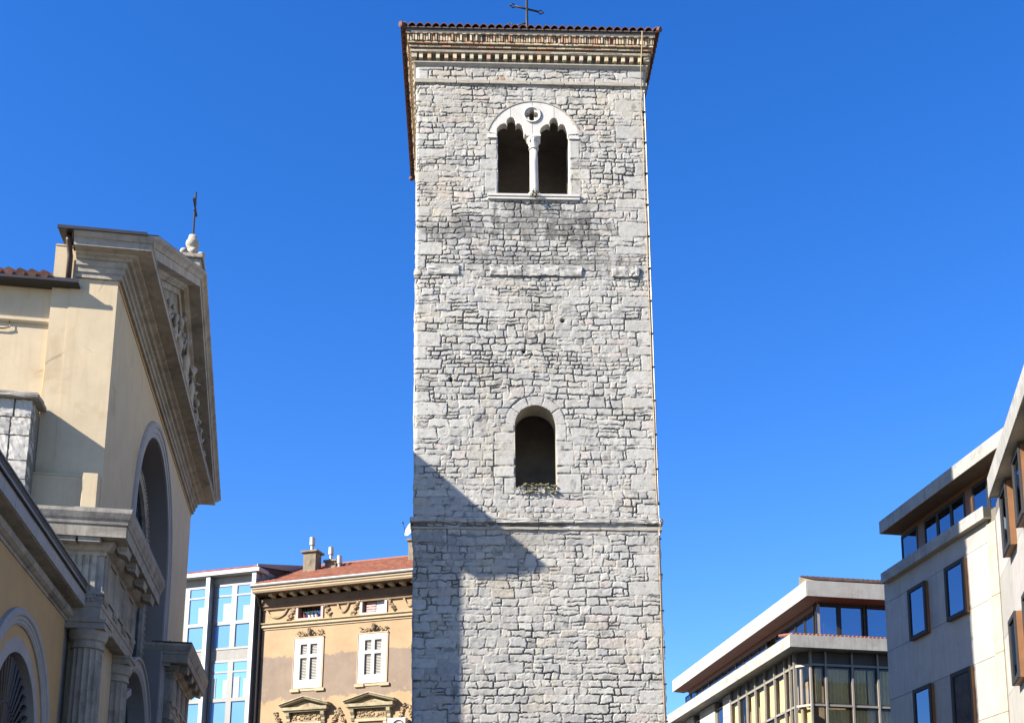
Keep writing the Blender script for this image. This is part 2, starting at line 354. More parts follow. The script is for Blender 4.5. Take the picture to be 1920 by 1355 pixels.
# ------------------------------------------------------------------ masonry height field
rs = np.random.RandomState(11)
def vnoise(x, z, seed, octaves=4, gain=.55):
    out = np.zeros(np.broadcast(x, z).shape, np.float64); amp = 1.0; tot = 0
    for o in range(octaves):
        r = np.random.RandomState(seed*17+o); T = r.rand(256, 256)
        xi = np.floor(x).astype(int); zi = np.floor(z).astype(int); fx = x-xi; fz = z-zi
        fx = fx*fx*(3-2*fx); fz = fz*fz*(3-2*fz)
        a = T[xi % 256, zi % 256]; b = T[(xi+1) % 256, zi % 256]; c = T[xi % 256, (zi+1) % 256]; d = T[(xi+1) % 256, (zi+1) % 256]
        out += amp*((a*(1-fx)+b*fx)*(1-fz)+(c*(1-fx)+d*fx)*fz); tot += amp; amp *= gain; x = x*2.03+7.1; z = z*2.03+3.7
    return out/tot-.5
def masonry(us, zs, seed, dressed=(), rings=(), dirt=None, quoins=True):
    """height (outward) and colour of a coursed rubble wall sampled on the grid us x zs"""
    r = np.random.RandomState(seed); U, Z = np.meshgrid(us, zs, indexing='ij'); du = us[1]-us[0]
    u0, u1, z0, z1 = us[0], us[-1], zs[0], zs[-1]
    lab = np.zeros(U.shape, np.int32); nid = 1; tone = [np.array([.3, .28, .25])]; relf = [.0]; til = [(0, 0, 0, 0)]
    def newstone(cu, cz, dressed_=False):
        nonlocal nid
        k = r.rand(); g_ = r.uniform(.45, .57)
        if dressed_: c = np.array([1, .965, .88])*r.uniform(.44, .53)
        elif k < .04: c = np.array([1, .90, .81])*r.uniform(.46, .56)
        elif k < .043: c = np.array([.48, .30, .19])*r.uniform(.8, 1.1)
        elif k < .20: c = np.array([1, .97, .91])*r.uniform(.38, .46)
        elif k < .28: c = np.array([1, .92, .78])*g_*.93
        else: c = np.array([1, .965, .875])*g_*.93
        tone.append(c); relf.append(r.uniform(.012, .018) if dressed_ else r.uniform(.012, .042))
        til.append((r.uniform(-.035, .035), r.uniform(-.05, .05), cu, cz) if not dressed_ else (0, 0, cu, cz)); nid += 1; return nid-1
    Uw = U+.16*vnoise(U*1.6, Z*1.6, seed+1, 2)+.09*vnoise(U*6, Z*6, seed+2, 2)
    Zw = Z+.13*vnoise(U*.9, Z*1.1, seed+3, 2)+.09*vnoise(U*6, Z*6, seed+4, 2)
    zb = [z0-.2]
    while zb[-1] < z1+.4:
        h = r.uniform(.14, .30) if zb[-1] > 20 else (r.uniform(.16, .34) if zb[-1] > 16 else r.uniform(.21, .38))
        zb.append(zb[-1]+h)
    zb = np.array(zb); ci = np.clip(np.searchsorted(zb, Zw)-1, 0, len(zb)-2)
    for c in range(len(zb)-1):
        m = ci == c
        if not m.any(): continue
        h = zb[c+1]-zb[c]; ub = [u0-.3-r.uniform(0, .4)]
        while ub[-1] < u1+.4: ub.append(ub[-1]+max(.14, h*r.choice([1.0, 1.5, 2.0, 2.6, 3.4], p=[.2, .27, .27, .18, .08])*r.uniform(.85, 1.15)))
        ub = np.array(ub); si = np.clip(np.searchsorted(ub, Uw[m])-1, 0, len(ub)-2); L = np.zeros(si.shape, np.int32); zm = Zw[m]
        for k in np.unique(si):
            q = si == k; cu = (ub[k]+ub[k+1])/2; cz = (zb[c]+zb[c+1])/2
            if h > .24 and r.rand() < .22:
                f = zb[c]+h*r.uniform(.35, .65); L[q & (zm < f)] = newstone(cu, cz-.07); L[q & (zm >= f)] = newstone(cu, cz+.07)
            else: L[q] = newstone(cu, cz)
        lab[m] = L
    for _ in range(int((u1-u0)*(z1-z0)*.16)):     # bigger stones that break the coursing
        c = r.randint(0, len(zb)-2); a = r.uniform(u0, u1); w = r.uniform(.28, .55)
        q = (Uw > a) & (Uw < a+w) & (Zw > zb[c]) & (Zw < zb[c+2]-r.uniform(0, .08)); lab[q] = newstone(a+w/2, zb[c+1])
    smooth_ids = []
    if quoins:
        for side in (0, 1):
            z = z0-.1; k = side
            while z < z1:
                h = r.uniform(.34, .60); w = r.uniform(.75, 1.25) if (k % 2) else r.uniform(.36, .6)
                if r.rand() < .60:
                    ub = Uw*.6+U*.4; zz = Zw*.5+Z*.5
                    q = ((ub < u0+w) if side == 0 else (ub > u1-w)) & (zz > z) & (zz < z+h)
                    i = newstone(u0 if side == 0 else u1, z+h/2, True); lab[q] = i
                z += h; k += 1
    for (a, b, c, d) in dressed:
        q = (U > a+.04*(Uw-U)) & (U < b) & (Z > c) & (Z < d); i = newstone((a+b)/2, (c+d)/2, True); lab[q] = i
    for (cx, cz, r0, r1, n) in rings:
        rr = np.hypot(U-cx, Z-cz); an = np.degrees(np.arctan2(Z-cz, U-cx)); bd = np.cumsum([0]+[180.0/n]*n)
        for k in range(n):
            q = (rr >= r0-.05) & (rr < r1) & (an >= bd[k]) & (an < bd[k+1]) & (Z >= cz-.01); i = newstone(cx, cz, True); lab[q] = i; tone[i] = np.array([1, .95, .87])*r.uniform(.45, .51)
    # distance to the nearest joint (chamfer)
    D = np.full(U.shape, 9.0)
    e = lab[1:] != lab[:-1]; D[1:][e] = .5; D[:-1][e] = .5
    e = lab[:, 1:] != lab[:, :-1]; D[:, 1:][e] = .5; D[:, :-1][e] = .5
    for _ in range(7):
        for ax in (0, 1):
            for s2 in (1, -1):
                sh = np.roll(D, s2, ax)+1
                if ax == 0: sh[0 if s2 == 1 else -1] = 99
                else: sh[:, 0 if s2 == 1 else -1] = 99
                D = np.minimum(D, sh)
    D = D*du
    tone = np.array(tone); relf = np.array(relf); til = np.array(til)
    jw = .007+.017*np.clip(vnoise(U*2.2, Z*2.2, seed+5, 3)+.5, 0, 1)
    t = np.clip((D-.009)/jw, 0, 1); t = t*t*(3-2*t)
    flush = np.clip(.5+2.2*vnoise(U*.45, Z*.45, seed+6, 3), .22, 1.0)
    rel = relf[lab]; rough = vnoise(U*7, Z*7, seed+7, 4)
    tl = til[lab]
    dj = np.clip(.50+1.8*vnoise(U*3.6, Z*3.6, seed+10, 4)+.9*vnoise(U*.9, Z*.9, seed+11, 3), .05, 1.0)      # how deep the mortar has washed out
    S = rel*flush+.016+(tl[..., 0]*(U-tl[..., 2])+tl[..., 1]*(Z-tl[..., 3]))*.22
    H = S*(1-(1-t)*dj)-(1-t)*dj*.012+rough*(.024*(.3+.7*(rel > .0185)))+.05*vnoise(U*.35, Z*.35, seed+8, 2)
    c = tone[lab]*(1+.30*vnoise(U*9, Z*9, seed+9, 3))[..., None]
    jm = (1-t)*np.clip((dj-.34)*1.9, 0, .95)  # deeper joints get a darker colour that stands in for their shadow
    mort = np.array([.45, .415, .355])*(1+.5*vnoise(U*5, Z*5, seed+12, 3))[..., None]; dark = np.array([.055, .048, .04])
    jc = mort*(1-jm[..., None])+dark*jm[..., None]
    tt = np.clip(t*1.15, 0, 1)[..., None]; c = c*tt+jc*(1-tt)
    if dirt is not None:
        for (cx, cz, rx, rz, k) in dirt:
            w = np.clip(1-np.hypot((U-cx)/rx, (Z-cz)/rz), 0, 1)
            stk = vnoise(U*4.5, Z*.55, seed+22, 4)
            q = np.clip((w*.75+1.7*vnoise(U*3.6, Z*3.6, seed+21, 5)+1.1*stk-.12+.30*(1-t))*2.6, 0, 1)*k*(.55+.45*(1-t)+.5*vnoise(U*11, Z*11, seed+23, 3)); q = np.clip(q*(w > 0)*np.clip(w*4, 0, 1), 0, .95)
            c = c*(1-q[..., None])+np.array([.085, .082, .075])*q[..., None]
    pit = np.clip((vnoise(U*17, Z*17, seed+33, 2)-.24)*6, 0, .7)*(.4+1.2*np.clip(vnoise(U*.8, Z*.8, seed+34, 3)+.4, 0, 1)); c = c*(1-pit[..., None])+np.array([.12, .11, .095])*pit[..., None]
    H = H-pit*.012
    zone = 1+.11*vnoise(U*.33, Z*.28, seed+35, 4); c = c*zone[..., None]
    warm = np.clip((vnoise(U*.6, Z*.6, seed+36, 4)-.06)*3, 0, .5)[..., None]; c = c*(1-warm*np.array([.0, .06, .17]))
    sp = np.clip((vnoise(U*3.2, Z*3.2, seed+31, 5)-.17)*7, 0, .55); c = c*(1-sp[..., None])+np.array([.13, .125, .115])*sp[..., None]
    return H, np.clip(c*.92, .01, .9)
def grid_mesh(name, P, Cc, keep, mat, parent):
    nu, nz = P.shape[:2]; idx = np.arange(nu*nz).reshape(nu, nz)
    q = np.stack([idx[:-1, :-1], idx[1:, :-1], idx[1:, 1:], idx[:-1, 1:]], -1)[keep].reshape(-1, 4)
    me = bpy.data.meshes.new(name); nq = len(q)
    me.vertices.add(nu*nz); me.vertices.foreach_set('co', P.reshape(-1).astype(np.float32))
    me.loops.add(nq*4); me.loops.foreach_set('vertex_index', q.reshape(-1).astype(np.int32))
    me.polygons.add(nq); me.polygons.foreach_set('loop_start', np.arange(0, nq*4, 4, dtype=np.int32)); me.polygons.foreach_set('loop_total', np.full(nq, 4, np.int32))
    me.polygons.foreach_set('use_smooth', np.ones(nq, bool))
    me.update(calc_edges=True)
    at = me.color_attributes.new('tone', 'FLOAT_COLOR', 'POINT'); a = np.ones((nu*nz, 4), np.float32); a[:, :3] = Cc.reshape(-1, 3); at.data.foreach_set('color', a.ravel())
    me.materials.append(mat); me.validate()
    o = bpy.data.objects.new(name, me); COL.objects.link(o); o.parent = parent; return o

# ================================================================== BELL TOWER
HW, DP = 4.22, 8.4
TW = thing('bell_tower', 'tall leaning bell tower of pale rubble stone with a twin arched belfry window', 'tower', (1.119, 40.0425, 0.0), .038, .0207)
FR['tower'] = TW.matrix_world.copy()
PX = lambda px: -1.28+(px-200)*.00315          # belfry window survey, from sighted offsets
PZ = lambda py: 28.26+(1190-py)*.00354
LX = lambda px: -.745+(px-230)*.002865
LZ = lambda py: 17.15+(1140-py)*.00306
jb = []
for a, b, c, d in [(125, 205, 560, 620), (70, 205, 620, 782), (0, 205, 785, 912), (55, 205, 918, 1200), (1045, 1165, 560, 772), (1045, 1150, 775, 892), (1045, 1285, 895, 1015), (1045, 1180, 1020, 1200)]:
    jb.append((PX(a), PX(b), PZ(d), PZ(c)))
for a, b, c, d in [(70, 232, 405, 510), (-10, 232, 515, 632), (110, 232, 640, 722), (-20, 232, 730, 917), (-30, 232, 925, 1057), (100, 232, 1065, 1250), (730, 870, 405, 617), (730, 940, 620, 722), (730, 950, 730, 917), (730, 910, 925, 1002), (730, 1040, 1010, 1245)]:
    jb.append((LX(a), LX(b), LZ(d), LZ(c)))
us = np.linspace(-HW, HW, 376); zs = np.arange(7.5, 33.55, .0225)
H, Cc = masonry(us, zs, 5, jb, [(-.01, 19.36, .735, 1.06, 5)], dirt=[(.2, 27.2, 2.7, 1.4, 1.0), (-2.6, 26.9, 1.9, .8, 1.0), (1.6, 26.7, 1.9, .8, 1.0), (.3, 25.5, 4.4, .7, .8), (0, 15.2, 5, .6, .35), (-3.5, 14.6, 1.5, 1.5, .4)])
U, Z = np.meshgrid(us, zs, indexing='ij')
arcb = ((U-.08)**2+(Z-30.30)**2 < 1.70**2) & (Z > 30.7)
cutb = arcb | ((U > PX(202)) & (U < PX(1050)) & (Z > 28.2) & (Z <= 30.75))
cutl = ((np.hypot(U+.01, Z-19.36) < .73) & (Z >= 19.36)) | ((np.abs(U+.015) < .725) & (Z > 16.9) & (Z < 19.37))
ee = np.minimum(HW-np.abs(U), .12)/.12; edge = (1-ee)**2*.05
# small put-log holes
for hx, hz in [(1.01, 23.3), (-.38, 22.1), (-2.95, 21.0)]:
    q = np.exp(-(((U-hx)/.07)**2+((Z-hz)/.07)**2)**2); H = H-q*.12; Cc = Cc*(1-.85*q[..., None])
rag = np.clip(.13*vnoise(Z*2.6, Z*0+U*.2, 91, 4)+.03*(H/.05), 0, .07)*np.clip(1-ee, 0, 1)**.7*np.sign(U)
P = np.stack([U+rag, -H+edge, Z], -1); cut = cutb | cutl
keep = ~(cut[:-1, :-1] & cut[1:, :-1] & cut[1:, 1:] & cut[:-1, 1:])
grid_mesh('stone_wall', P, Cc, keep, M['masonry'], TW)
for sx in (-1, 1):
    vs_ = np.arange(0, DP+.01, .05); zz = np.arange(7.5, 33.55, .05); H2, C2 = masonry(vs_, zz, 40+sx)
    V, Z2 = np.meshgrid(vs_, zz, indexing='ij'); ed = (1-np.minimum(np.minimum(V, DP-V), .12)/.12)**2*.05
    grid_mesh('stone_wall', np.stack([sx*(HW+H2-ed), V, Z2], -1), C2, np.ones((len(vs_)-1, len(zz)-1), bool), M['masonry'], TW)
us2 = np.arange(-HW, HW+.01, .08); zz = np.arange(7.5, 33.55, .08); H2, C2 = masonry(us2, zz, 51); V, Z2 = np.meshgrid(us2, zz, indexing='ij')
grid_mesh('stone_wall', np.stack([V, DP+H2, Z2], -1), C2, np.ones((len(us2)-1, len(zz)-1), bool), M['masonry'], TW)
us2 = np.arange(-HW, HW+.01, .08); zz = np.arange(-.2, 7.56, .08)
for (n_, fn) in [(0, lambda u, z, h: np.stack([u, -h, z], -1)), (1, lambda u, z, h: np.stack([u, DP+h, z], -1)), (2, lambda u, z, h: np.stack([-HW-h, (u+HW)/(2*HW)*DP, z], -1)), (3, lambda u, z, h: np.stack([HW+h, (u+HW)/(2*HW)*DP, z], -1))]:
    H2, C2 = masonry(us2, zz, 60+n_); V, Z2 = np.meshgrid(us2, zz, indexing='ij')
    grid_mesh('stone_wall', fn(V, Z2, H2), C2, np.ones((len(us2)-1, len(zz)-1), bool), M['masonry'], TW)

def ring_path(off): return [(-HW-off, DP+off), (-HW-off, -off), (HW+off, -off), (HW+off, DP+off)]   # open at the back
def ringbox(mb, off0, off1, z0, z1, col=None):
    mb.box(-HW-off1, HW+off1, -off1, -off0, z0, z1, col); mb.box(-HW-off1, HW+off1, DP+off0, DP+off1, z0, z1, col)
    mb.box(-HW-off1, -HW-off0, -off0, DP+off0, z0, z1, col); mb.box(HW+off0, HW+off1, -off0, DP+off0, z0, z1, col)
# string courses
def course_blocks(name, z0, z1, off, jit, mat, amp=.012, tilt=0.0, gaps=None):
    mb = MB(); r = random.Random(z0)
    for side in range(4):
        L = 2*HW if side < 2 else DP; a = -HW if side < 2 else 0; x = a-(off if side < 2 else 0)
        while x < a+L+(off if side < 2 else 0)-.05:
            w = min(r.uniform(.8, 1.6), a+L+(off if side < 2 else 0)-x); o2 = off+r.uniform(-jit, jit); dz = tilt*(x+w/2) if side == 0 else 0
            g = .008
            if side == 0: mb.rock(x+g, x+w-g, -o2, .15, z0+dz, z1+dz+r.uniform(-.02, .02), amp, tilt=tilt)
            elif side == 1: mb.rock(x+g, x+w-g, DP-.15, DP+o2, z0, z1, amp)
            elif side == 2: mb.rock(-HW-o2, -HW+.15, x+g, x+w-g, z0, z1, amp)
            else: mb.rock(HW-.15, HW+o2, x+g, x+w-g, z0, z1, amp)
            x += w
    return mb.build(name, mat, TW, smooth=False, bevel=.01)
o = course_blocks('string_course', 15.50, 15.60, .085, .01, M['mould_stone'], .006, -.004)
o = course_blocks('string_course', 15.60, 15.74, .035, .01, M['stain_shade_stone'], .014, -.004)
o = course_blocks('string_course', 15.74, 15.90, .13, .025, M['grey_stone'], .018, -.004)
course_blocks('string_course', 32.74, 32.90, .10, .004, M['mould_stone'], .004)
mb = MB()
for x0, x1, t_ in [(-3.78, -2.66, .01), (-1.55, -.95, 0), (-.93, -.42, .0), (-.40, .25, .0), (.27, .9, 0), (.92, 1.73, 0), (2.82, 3.4, 0), (3.42, 3.78, 0)]:
    mb.rock(x0, x1, -.08-rnd.uniform(0, .03), .1, 25.02+rnd.uniform(-.02, .02), 25.42, .02, tilt=t_)
    if x1 in (-2.66, 1.73, 3.78): mb.build('string_course', M['grey_stone'], TW, bevel=.01); mb = MB()
# cornice of stone mouldings, brick dentils and brick courses
pr = [(0, 33.47), (.05, 33.47), (.13, 33.56), (.13, 33.60), (.02, 33.70), (-.02, 33.70), (-.02, 33.47)]
def cornice_ring(prof, name, mat):
    mb = MB(); mb.sweep([(HW, DP), (HW, 0), (-HW, 0), (-HW, DP)][::-1], [(-n, z) for n, z in prof], 'xy', closed=True); return mb.build(name, mat, TW)
cornice_ring(pr, 'lower_cornice_moulding', M['mould_stone'])
BT = [(.62, .47, .27), (.58, .42, .25), (.66, .52, .33), (.60, .37, .22), (.55, .45, .30), (.52, .28, .16), (.68, .56, .38), (.45, .36, .24)]
def bt(): 
    c = rnd.choice(BT); k = rnd.uniform(.72, 1.08); return (c[0]*k, c[1]*k, c[2]*k)
def around(step, fn):
    n = round(2*HW/step)
    for i in range(n): x = -HW+(i+.5)*2*HW/n; fn('f', x, 2*HW/n); fn('b', x, 2*HW/n)
    n = round(DP/step)
    for i in range(n): y = (i+.5)*DP/n; fn('l', y, DP/n); fn('r', y, DP/n)
def bx(mb, side, a0, a1, o0, o1, z0, z1, c):
    if side == 'f': mb.box(a0, a1, -o1, -o0, z0, z1, c)
    elif side == 'b': mb.box(a0, a1, DP+o0, DP+o1, z0, z1, c)
    elif side == 'l': mb.box(-HW-o1, -HW-o0, a0, a1, z0, z1, c)
    else: mb.box(HW+o0, HW+o1, a0, a1, z0, z1, c)
mb = MB(); ringbox(mb, -.3, .0, 33.70, 34.62, (.22, .18, .13))
around(.31, lambda s, a, st: bx(mb, s, a-.068, a+.068, -.01, .19+rnd.uniform(-.01, .01), 33.702, 33.925, tuple(v*rnd.uniform(.9, 1.1) for v in rnd.choice([(.62, .52, .36), (.58, .50, .36), (.66, .54, .35), (.56, .47, .33), (.60, .44, .28)]))))
for cx in (-HW-.09, HW+.09): mb.box(cx-.1, cx+.1, -.19, .05, 33.72, 33.925, (.5, .42, .3))
mb.build('dentil_course', M['brickwork'], TW, bevel=.006)
def brick_row(name, z0, z1, o1, L, gap=.012, drop=0.0, jit=.008):
    mb = MB()
    for s in 'fblr':
        a, e = (-HW-o1, HW+o1) if s in 'fb' else (0, DP)
        while a < e-.03:
            w = min(L*rnd.uniform(.8, 1.15), e-a)
            if rnd.random() > drop: bx(mb, s, a+gap/2, a+w-gap/2, -.02, o1+rnd.uniform(-jit, jit), z0, z1, bt())
            a += w
    return mb.build(name, M['brickwork'], TW, bevel=.005)
mb = MB(); ringbox(mb, -.02, .235, 33.927, 33.965, (.50, .44, .34)); ringbox(mb, -.02, .215, 33.985, 34.045, (.5, .38, .27)); mb.build('cornice_band', M['brickwork'], TW, bevel=.008)
brick_row('brick_course', 33.966, 34.0, .245, .7)
brick_row('brick_course', 34.095, 34.165, .275, .32)
brick_row('brick_course', 34.21, 34.275, .335, .32)
mb = MB(); ringbox(mb, -.02, .225, 34.046, 34.094, (.09, .075, .055)); ringbox(mb, -.02, .255, 34.166, 34.209, (.09, .075, .055)); ringbox(mb, -.02, .30, 34.276, 34.62, (.16, .13, .10)); mb.build('brick_gap_shade', M['brickwork'], TW)  # dark strips between the brick steps; the gaps' shadow is in their colour
brick_row('soldier_course', 34.30, 34.56, .36, .10, .034, .07, .03)
mb = MB(); ringbox(mb, .1, .40, 34.56, 34.74, (.13, .12, .105))
x = -HW-.35
while x < HW+.35: mb.box(x, x+rnd.uniform(.09, .15), -.41-rnd.uniform(0, .03), -.3, 34.54, 34.575, bt()); x += .29
mb.build('eave_bed', M['brickwork'], TW)
# barrel tile roof
EO = .49; XE = HW+.60; apz = 36.6; ez = 34.79
def tile_side(mapf, half, depth):
    pitch = .29; n = int(2*half/pitch); sub = 8; m = n*sub; rows = 14; mb = MB(); V = {}; 
    ss = [-half+2*half*i/m for i in range(m+1)]
    for layer in (0, 1):
        for i, s in enumerate(ss):
            ph = (i % sub)/sub; k = abs(math.sin(math.pi*ph)); tm = max(.0, min(1, (half-abs(s))/depth if depth < half else (half-abs(s))/half))
            base = .02+.135*k**.8 if ph else .02
            for j in range(rows+1):
                t = tm*j/rows; z = ez+(apz-ez)*t+(base if layer == 0 else base-.035)
                if layer == 0: z += .018*((j*1.0) % 2)
                V[layer, i, j] = len(mb.v); mb.v.append(mapf(s, t, z))
    def face(*k): mb.f.append([V[q] for q in k]); mb.c.append(cc)
    for i in range(m):
        random.seed(i//sub*31+len(mb.v)); 
        for j in range(rows):
            rr = random.Random((i//sub)*97+j//2*13); k = rr.uniform(.65, 1.15); cc = (.25*k, .085*k, .045*k) if rr.random() < .75 else (.22*k, .12*k, .07*k)
            face((0, i, j), (0, i+1, j), (0, i+1, j+1), (0, i, j+1)); face((1, i, j), (1, i, j+1), (1, i+1, j+1), (1, i+1, j))
        cc = (.13, .045, .03); face((0, i, 0), (1, i, 0), (1, i+1, 0), (0, i+1, 0))
    return mb
cy = DP/2; hd = DP/2+EO
roof = tile_side(lambda s, t, z: (s, -EO+t*hd, z), XE, 1e9); roof = roof.build('tile_roof', M['roof_tile'], TW)
tile_side(lambda s, t, z: (s, DP+EO-t*hd, z), XE, 1e9).build('tile_roof', M['roof_tile'], TW)
tile_side(lambda s, t, z: (-XE+t*XE, cy+s, z), hd, 1e9).build('tile_roof', M['roof_tile'], TW)
tile_side(lambda s, t, z: (XE-t*XE, cy+s, z), hd, 1e9).build('tile_roof', M['roof_tile'], TW)
mb = MB()
for sx in (-1, 1):
    for sy in (0, 1):
        p0 = Vector((sx*XE, -EO if sy == 0 else DP+EO, ez+.06)); p1 = Vector((0, cy, apz+.06))
        for k in range(16): a = p0.lerp(p1, k/16); b = p0.lerp(p1, (k+1.15)/16); mb.tube([a, b], [.10, .085], 10, (.17, .07, .04))
mb.build('hip_tiles', M['roof_tile'], TW)
mb = MB(); ringbox(mb, -.3, .455, 34.745, 34.79, (.10, .08, .07)); mb.build('eave_board', M['brickwork'], TW)
# roof cross
mb = MB(); cxx, cyy = .12, 3.8
mb.tube([(cxx, cyy, 36.5), (cxx, cyy, 40.1)], .055, 8)
ax = Vector((.72, .16, 0)); c0 = Vector((cxx, cyy, 39.28))
def ringpts(c, r, a, n=16): return [c+r*(math.cos(2*math.pi*k/n)*a+math.sin(2*math.pi*k/n)*Vector((0, 0, 1))) for k in range(n+1)]
an = ax.normalized()
mb.tube([c0-ax*.68+Vector((0, 0, .03)), c0+ax*.68-Vector((0, 0, .03))], .04, 8)
for sg in (-1, 1):
    p = c0+ax*sg*.79+Vector((0, 0, -.03*sg)); 
    for q in (p-an*.085*sg*0, ): mb.tube(ringpts(q, .085, an), .026, 6)
    mb.blob(p+an*sg*.13, .04, 1)
mb.tube(ringpts(Vector((cxx, cyy, 40.22)), .12, an), .028, 6)
bn = Vector((-.85, .35, 0)).normalized()
mb.tube([Vector((cxx, cyy, 38.62))+bn*t+Vector((0, 0, .05*t)) for t in (0, .3, .6)], .032, 6); mb.tube(ringpts(Vector((cxx, cyy, 38.70))+bn*.74, .12, bn), .028, 6)
mb.build('roof_cross', M['iron'], TW, smooth=True)
# twin-light belfry window
def conv(L): return [(PX(a), PZ(b)) for a, b in L]
lo1 = conv([(203, 500), (201, 450), (212, 425), (240, 396), (275, 380), (305, 380), (322, 400), (315, 365), (322, 335), (342, 312), (368, 302), (398, 313), (416, 338), (424, 370), (420, 402), (440, 377), (470, 378), (495, 400), (512, 440), (522, 500)])
lo2 = conv([(707, 500), (706, 460), (718, 425), (750, 396), (785, 380), (810, 382), (822, 400), (815, 365), (824, 335), (844, 312), (870, 302), (900, 313), (916, 338), (924, 370), (920, 402), (942, 377), (978, 378), (1002, 400), (1020, 440), (1034, 500)])
outer = arc(.08, 30.30, 1.74, 164.6, 15.4, 40)
outer = outer+[(PX(1036), PZ(497))]+lo2[::-1]+lo1[::-1]
q4 = []
for k in range(64):
    t = 2*math.pi*k/64; q4.append((PX(612)+(.12+.125*abs(math.cos(2*t))**.7)*math.cos(t), PZ(272)+(.12+.125*abs(math.cos(2*t))**.7)*math.sin(t)))
win = plate('belfry_window', outer, [q4], -.035, .27, M['white_stone'], TW, .012)
mb = MB(); mb.sweep([(p[0], p[1]) for p in arc(PX(615), PZ(272), .30, 0, 360, 40)[:-1]], [(-.03, -.04), (-.03, -.075), (.03, -.075), (.03, -.04)], 'xz', closed=True); mb.build('roundel', M['white_stone'], win, smooth=True)
mb = MB(); mb.sweep(arc(.08, 30.30, 1.76, 163, 17, 40), [(-.012, .05), (-.012, -.055), (.018, -.055), (.018, .05)], 'xz'); mb.build('hood_moulding', M['mould_stone'], win)
mb = MB()
for a, b, c in ((362, 305, 165), (872, 303, 165), (617, 200, 125), (617, 490, 352)): mb.box(PX(a)-.007, PX(a)+.007, -.0375, -.02, PZ(b), PZ(c))
mb.build('panel_joint', M['panel_joint'], win)
mb = MB()
for a, b in ((90, 205), (1040, 1160)):
    mb.box(PX(a), PX(b), -.07, .25, PZ(552), PZ(532)); mb.box(PX(a)+.02, PX(b)-.02, -.04, .25, PZ(531), PZ(500))
mb.build('impost', M['white_stone'], win, bevel=.012)
ccx = PX(630)
mb = MB(); mb.lathe([(.235, 0), (.235, .06), (.20, .09), (.215, .13), (.17, .17), (.16, .22), (.150, 1.35), (.146, 1.88)], (ccx, .13, PZ(1192)), 28); mb.build('column_shaft', M['white_stone'], win, smooth=True)
mb = MB(); zc = PZ(655)
mb.lathe([(.15, 0), (.185, .02), (.185, .055), (.155, .08), (.17, .18), (.20, .30), (.255, .40), (.255, .44)], (ccx, .13, zc), 20)
for k in range(8):
    t = math.pi*k/4; mb.blob((ccx+.21*math.cos(t), .13+.21*math.sin(t), zc+.33), (.05, .05, .09), 1)
mb.box(PX(540), PX(712), -.05, .31, PZ(520), PZ(497)); mb.build('capital', M['white_stone'], win)
mb = MB(); mb.box(PX(88), PX(1152), -.11, .30, PZ(1222), PZ(1196)); mb.box(PX(95), PX(1148), -.07, .30, PZ(1235), PZ(1223)); mb.box(PX(90), PX(1150), -.10, .30, PZ(1256), PZ(1236))
mb.build('window_sill', M['white_stone'], win, bevel=.01)
mb = MB()
for a, b in ((200, 203), (1047, 1051)): mb = MB(); mb.box(PX(a)-.02, PX(b)+.02, .0, 1.0, PZ(1195), PZ(500)); mb.build('jamb', M['white_stone'], win)
def room(name, x0, x1, y0, y1, z0, z1, par):
    mb = MB(); mb.add([(x, y, z) for z in (z0, z1) for y in (y0, y1) for x in (x0, x1)], [(0, 2, 3, 1), (4, 5, 7, 6), (2, 6, 7, 3), (0, 4, 6, 2), (1, 3, 7, 5)]); 
    return mb.build(name, M['dark_room'], par)
room('belfry_chamber', -1.9, 2.2, .30, 3.6, 27.6, 32.6, TW)
mb = MB(); mb.box(-1.9, 2.2, 2.9, 3.0, 29.25, 29.32); mb.build('chamber_beam', M['grey_stone'], TW)
# lower round-headed window
lw_out = arc(-.01, 19.36, .735, 0, 180, 24)+[(-.745, 16.86), (.725, 16.86)]
mb = MB(); n = len(lw_out); mb.add([(p[0], .0, p[1]) for p in lw_out]+[(p[0], .9, p[1]) for p in lw_out], [(i, (i+1) % n, n+(i+1) % n, n+i) for i in range(n)])
lw = mb.build('arched_window', M['mould_stone'], TW)
room('window_chamber', -1.6, 1.5, .90, 3.2, 16.4, 21.4, lw)
mb = MB(); r = random.Random(3); x = -.74
while x < .70:
    w = r.uniform(.16, .42); w = min(w, .72-x); mb.rock(x, x+w-.01, -.05-r.uniform(0, .04), .7, 16.80, 16.95+r.uniform(-.02, .03), .018)
    if r.random() < .8: mb.rock(x, x+w*.9, -.02-r.uniform(0, .03), .6, 16.97, 17.10+r.uniform(-.04, .04), .025)
    x += w
mb.build('rubble_sill', M['grey_stone'], lw)
mb = MB()
for k in range(44): x = -.45+1.13*k/43+r.uniform(-.02, .02); mb.blob((x, -.05-r.uniform(-.02, .05), r.choice([16.96, 17.12, 17.1, 16.86])+r.uniform(-.03, .03)), (r.uniform(.03, .09), .05, r.uniform(.02, .05)), 2, jit=.2)
mb.build('moss', M['moss'], lw)
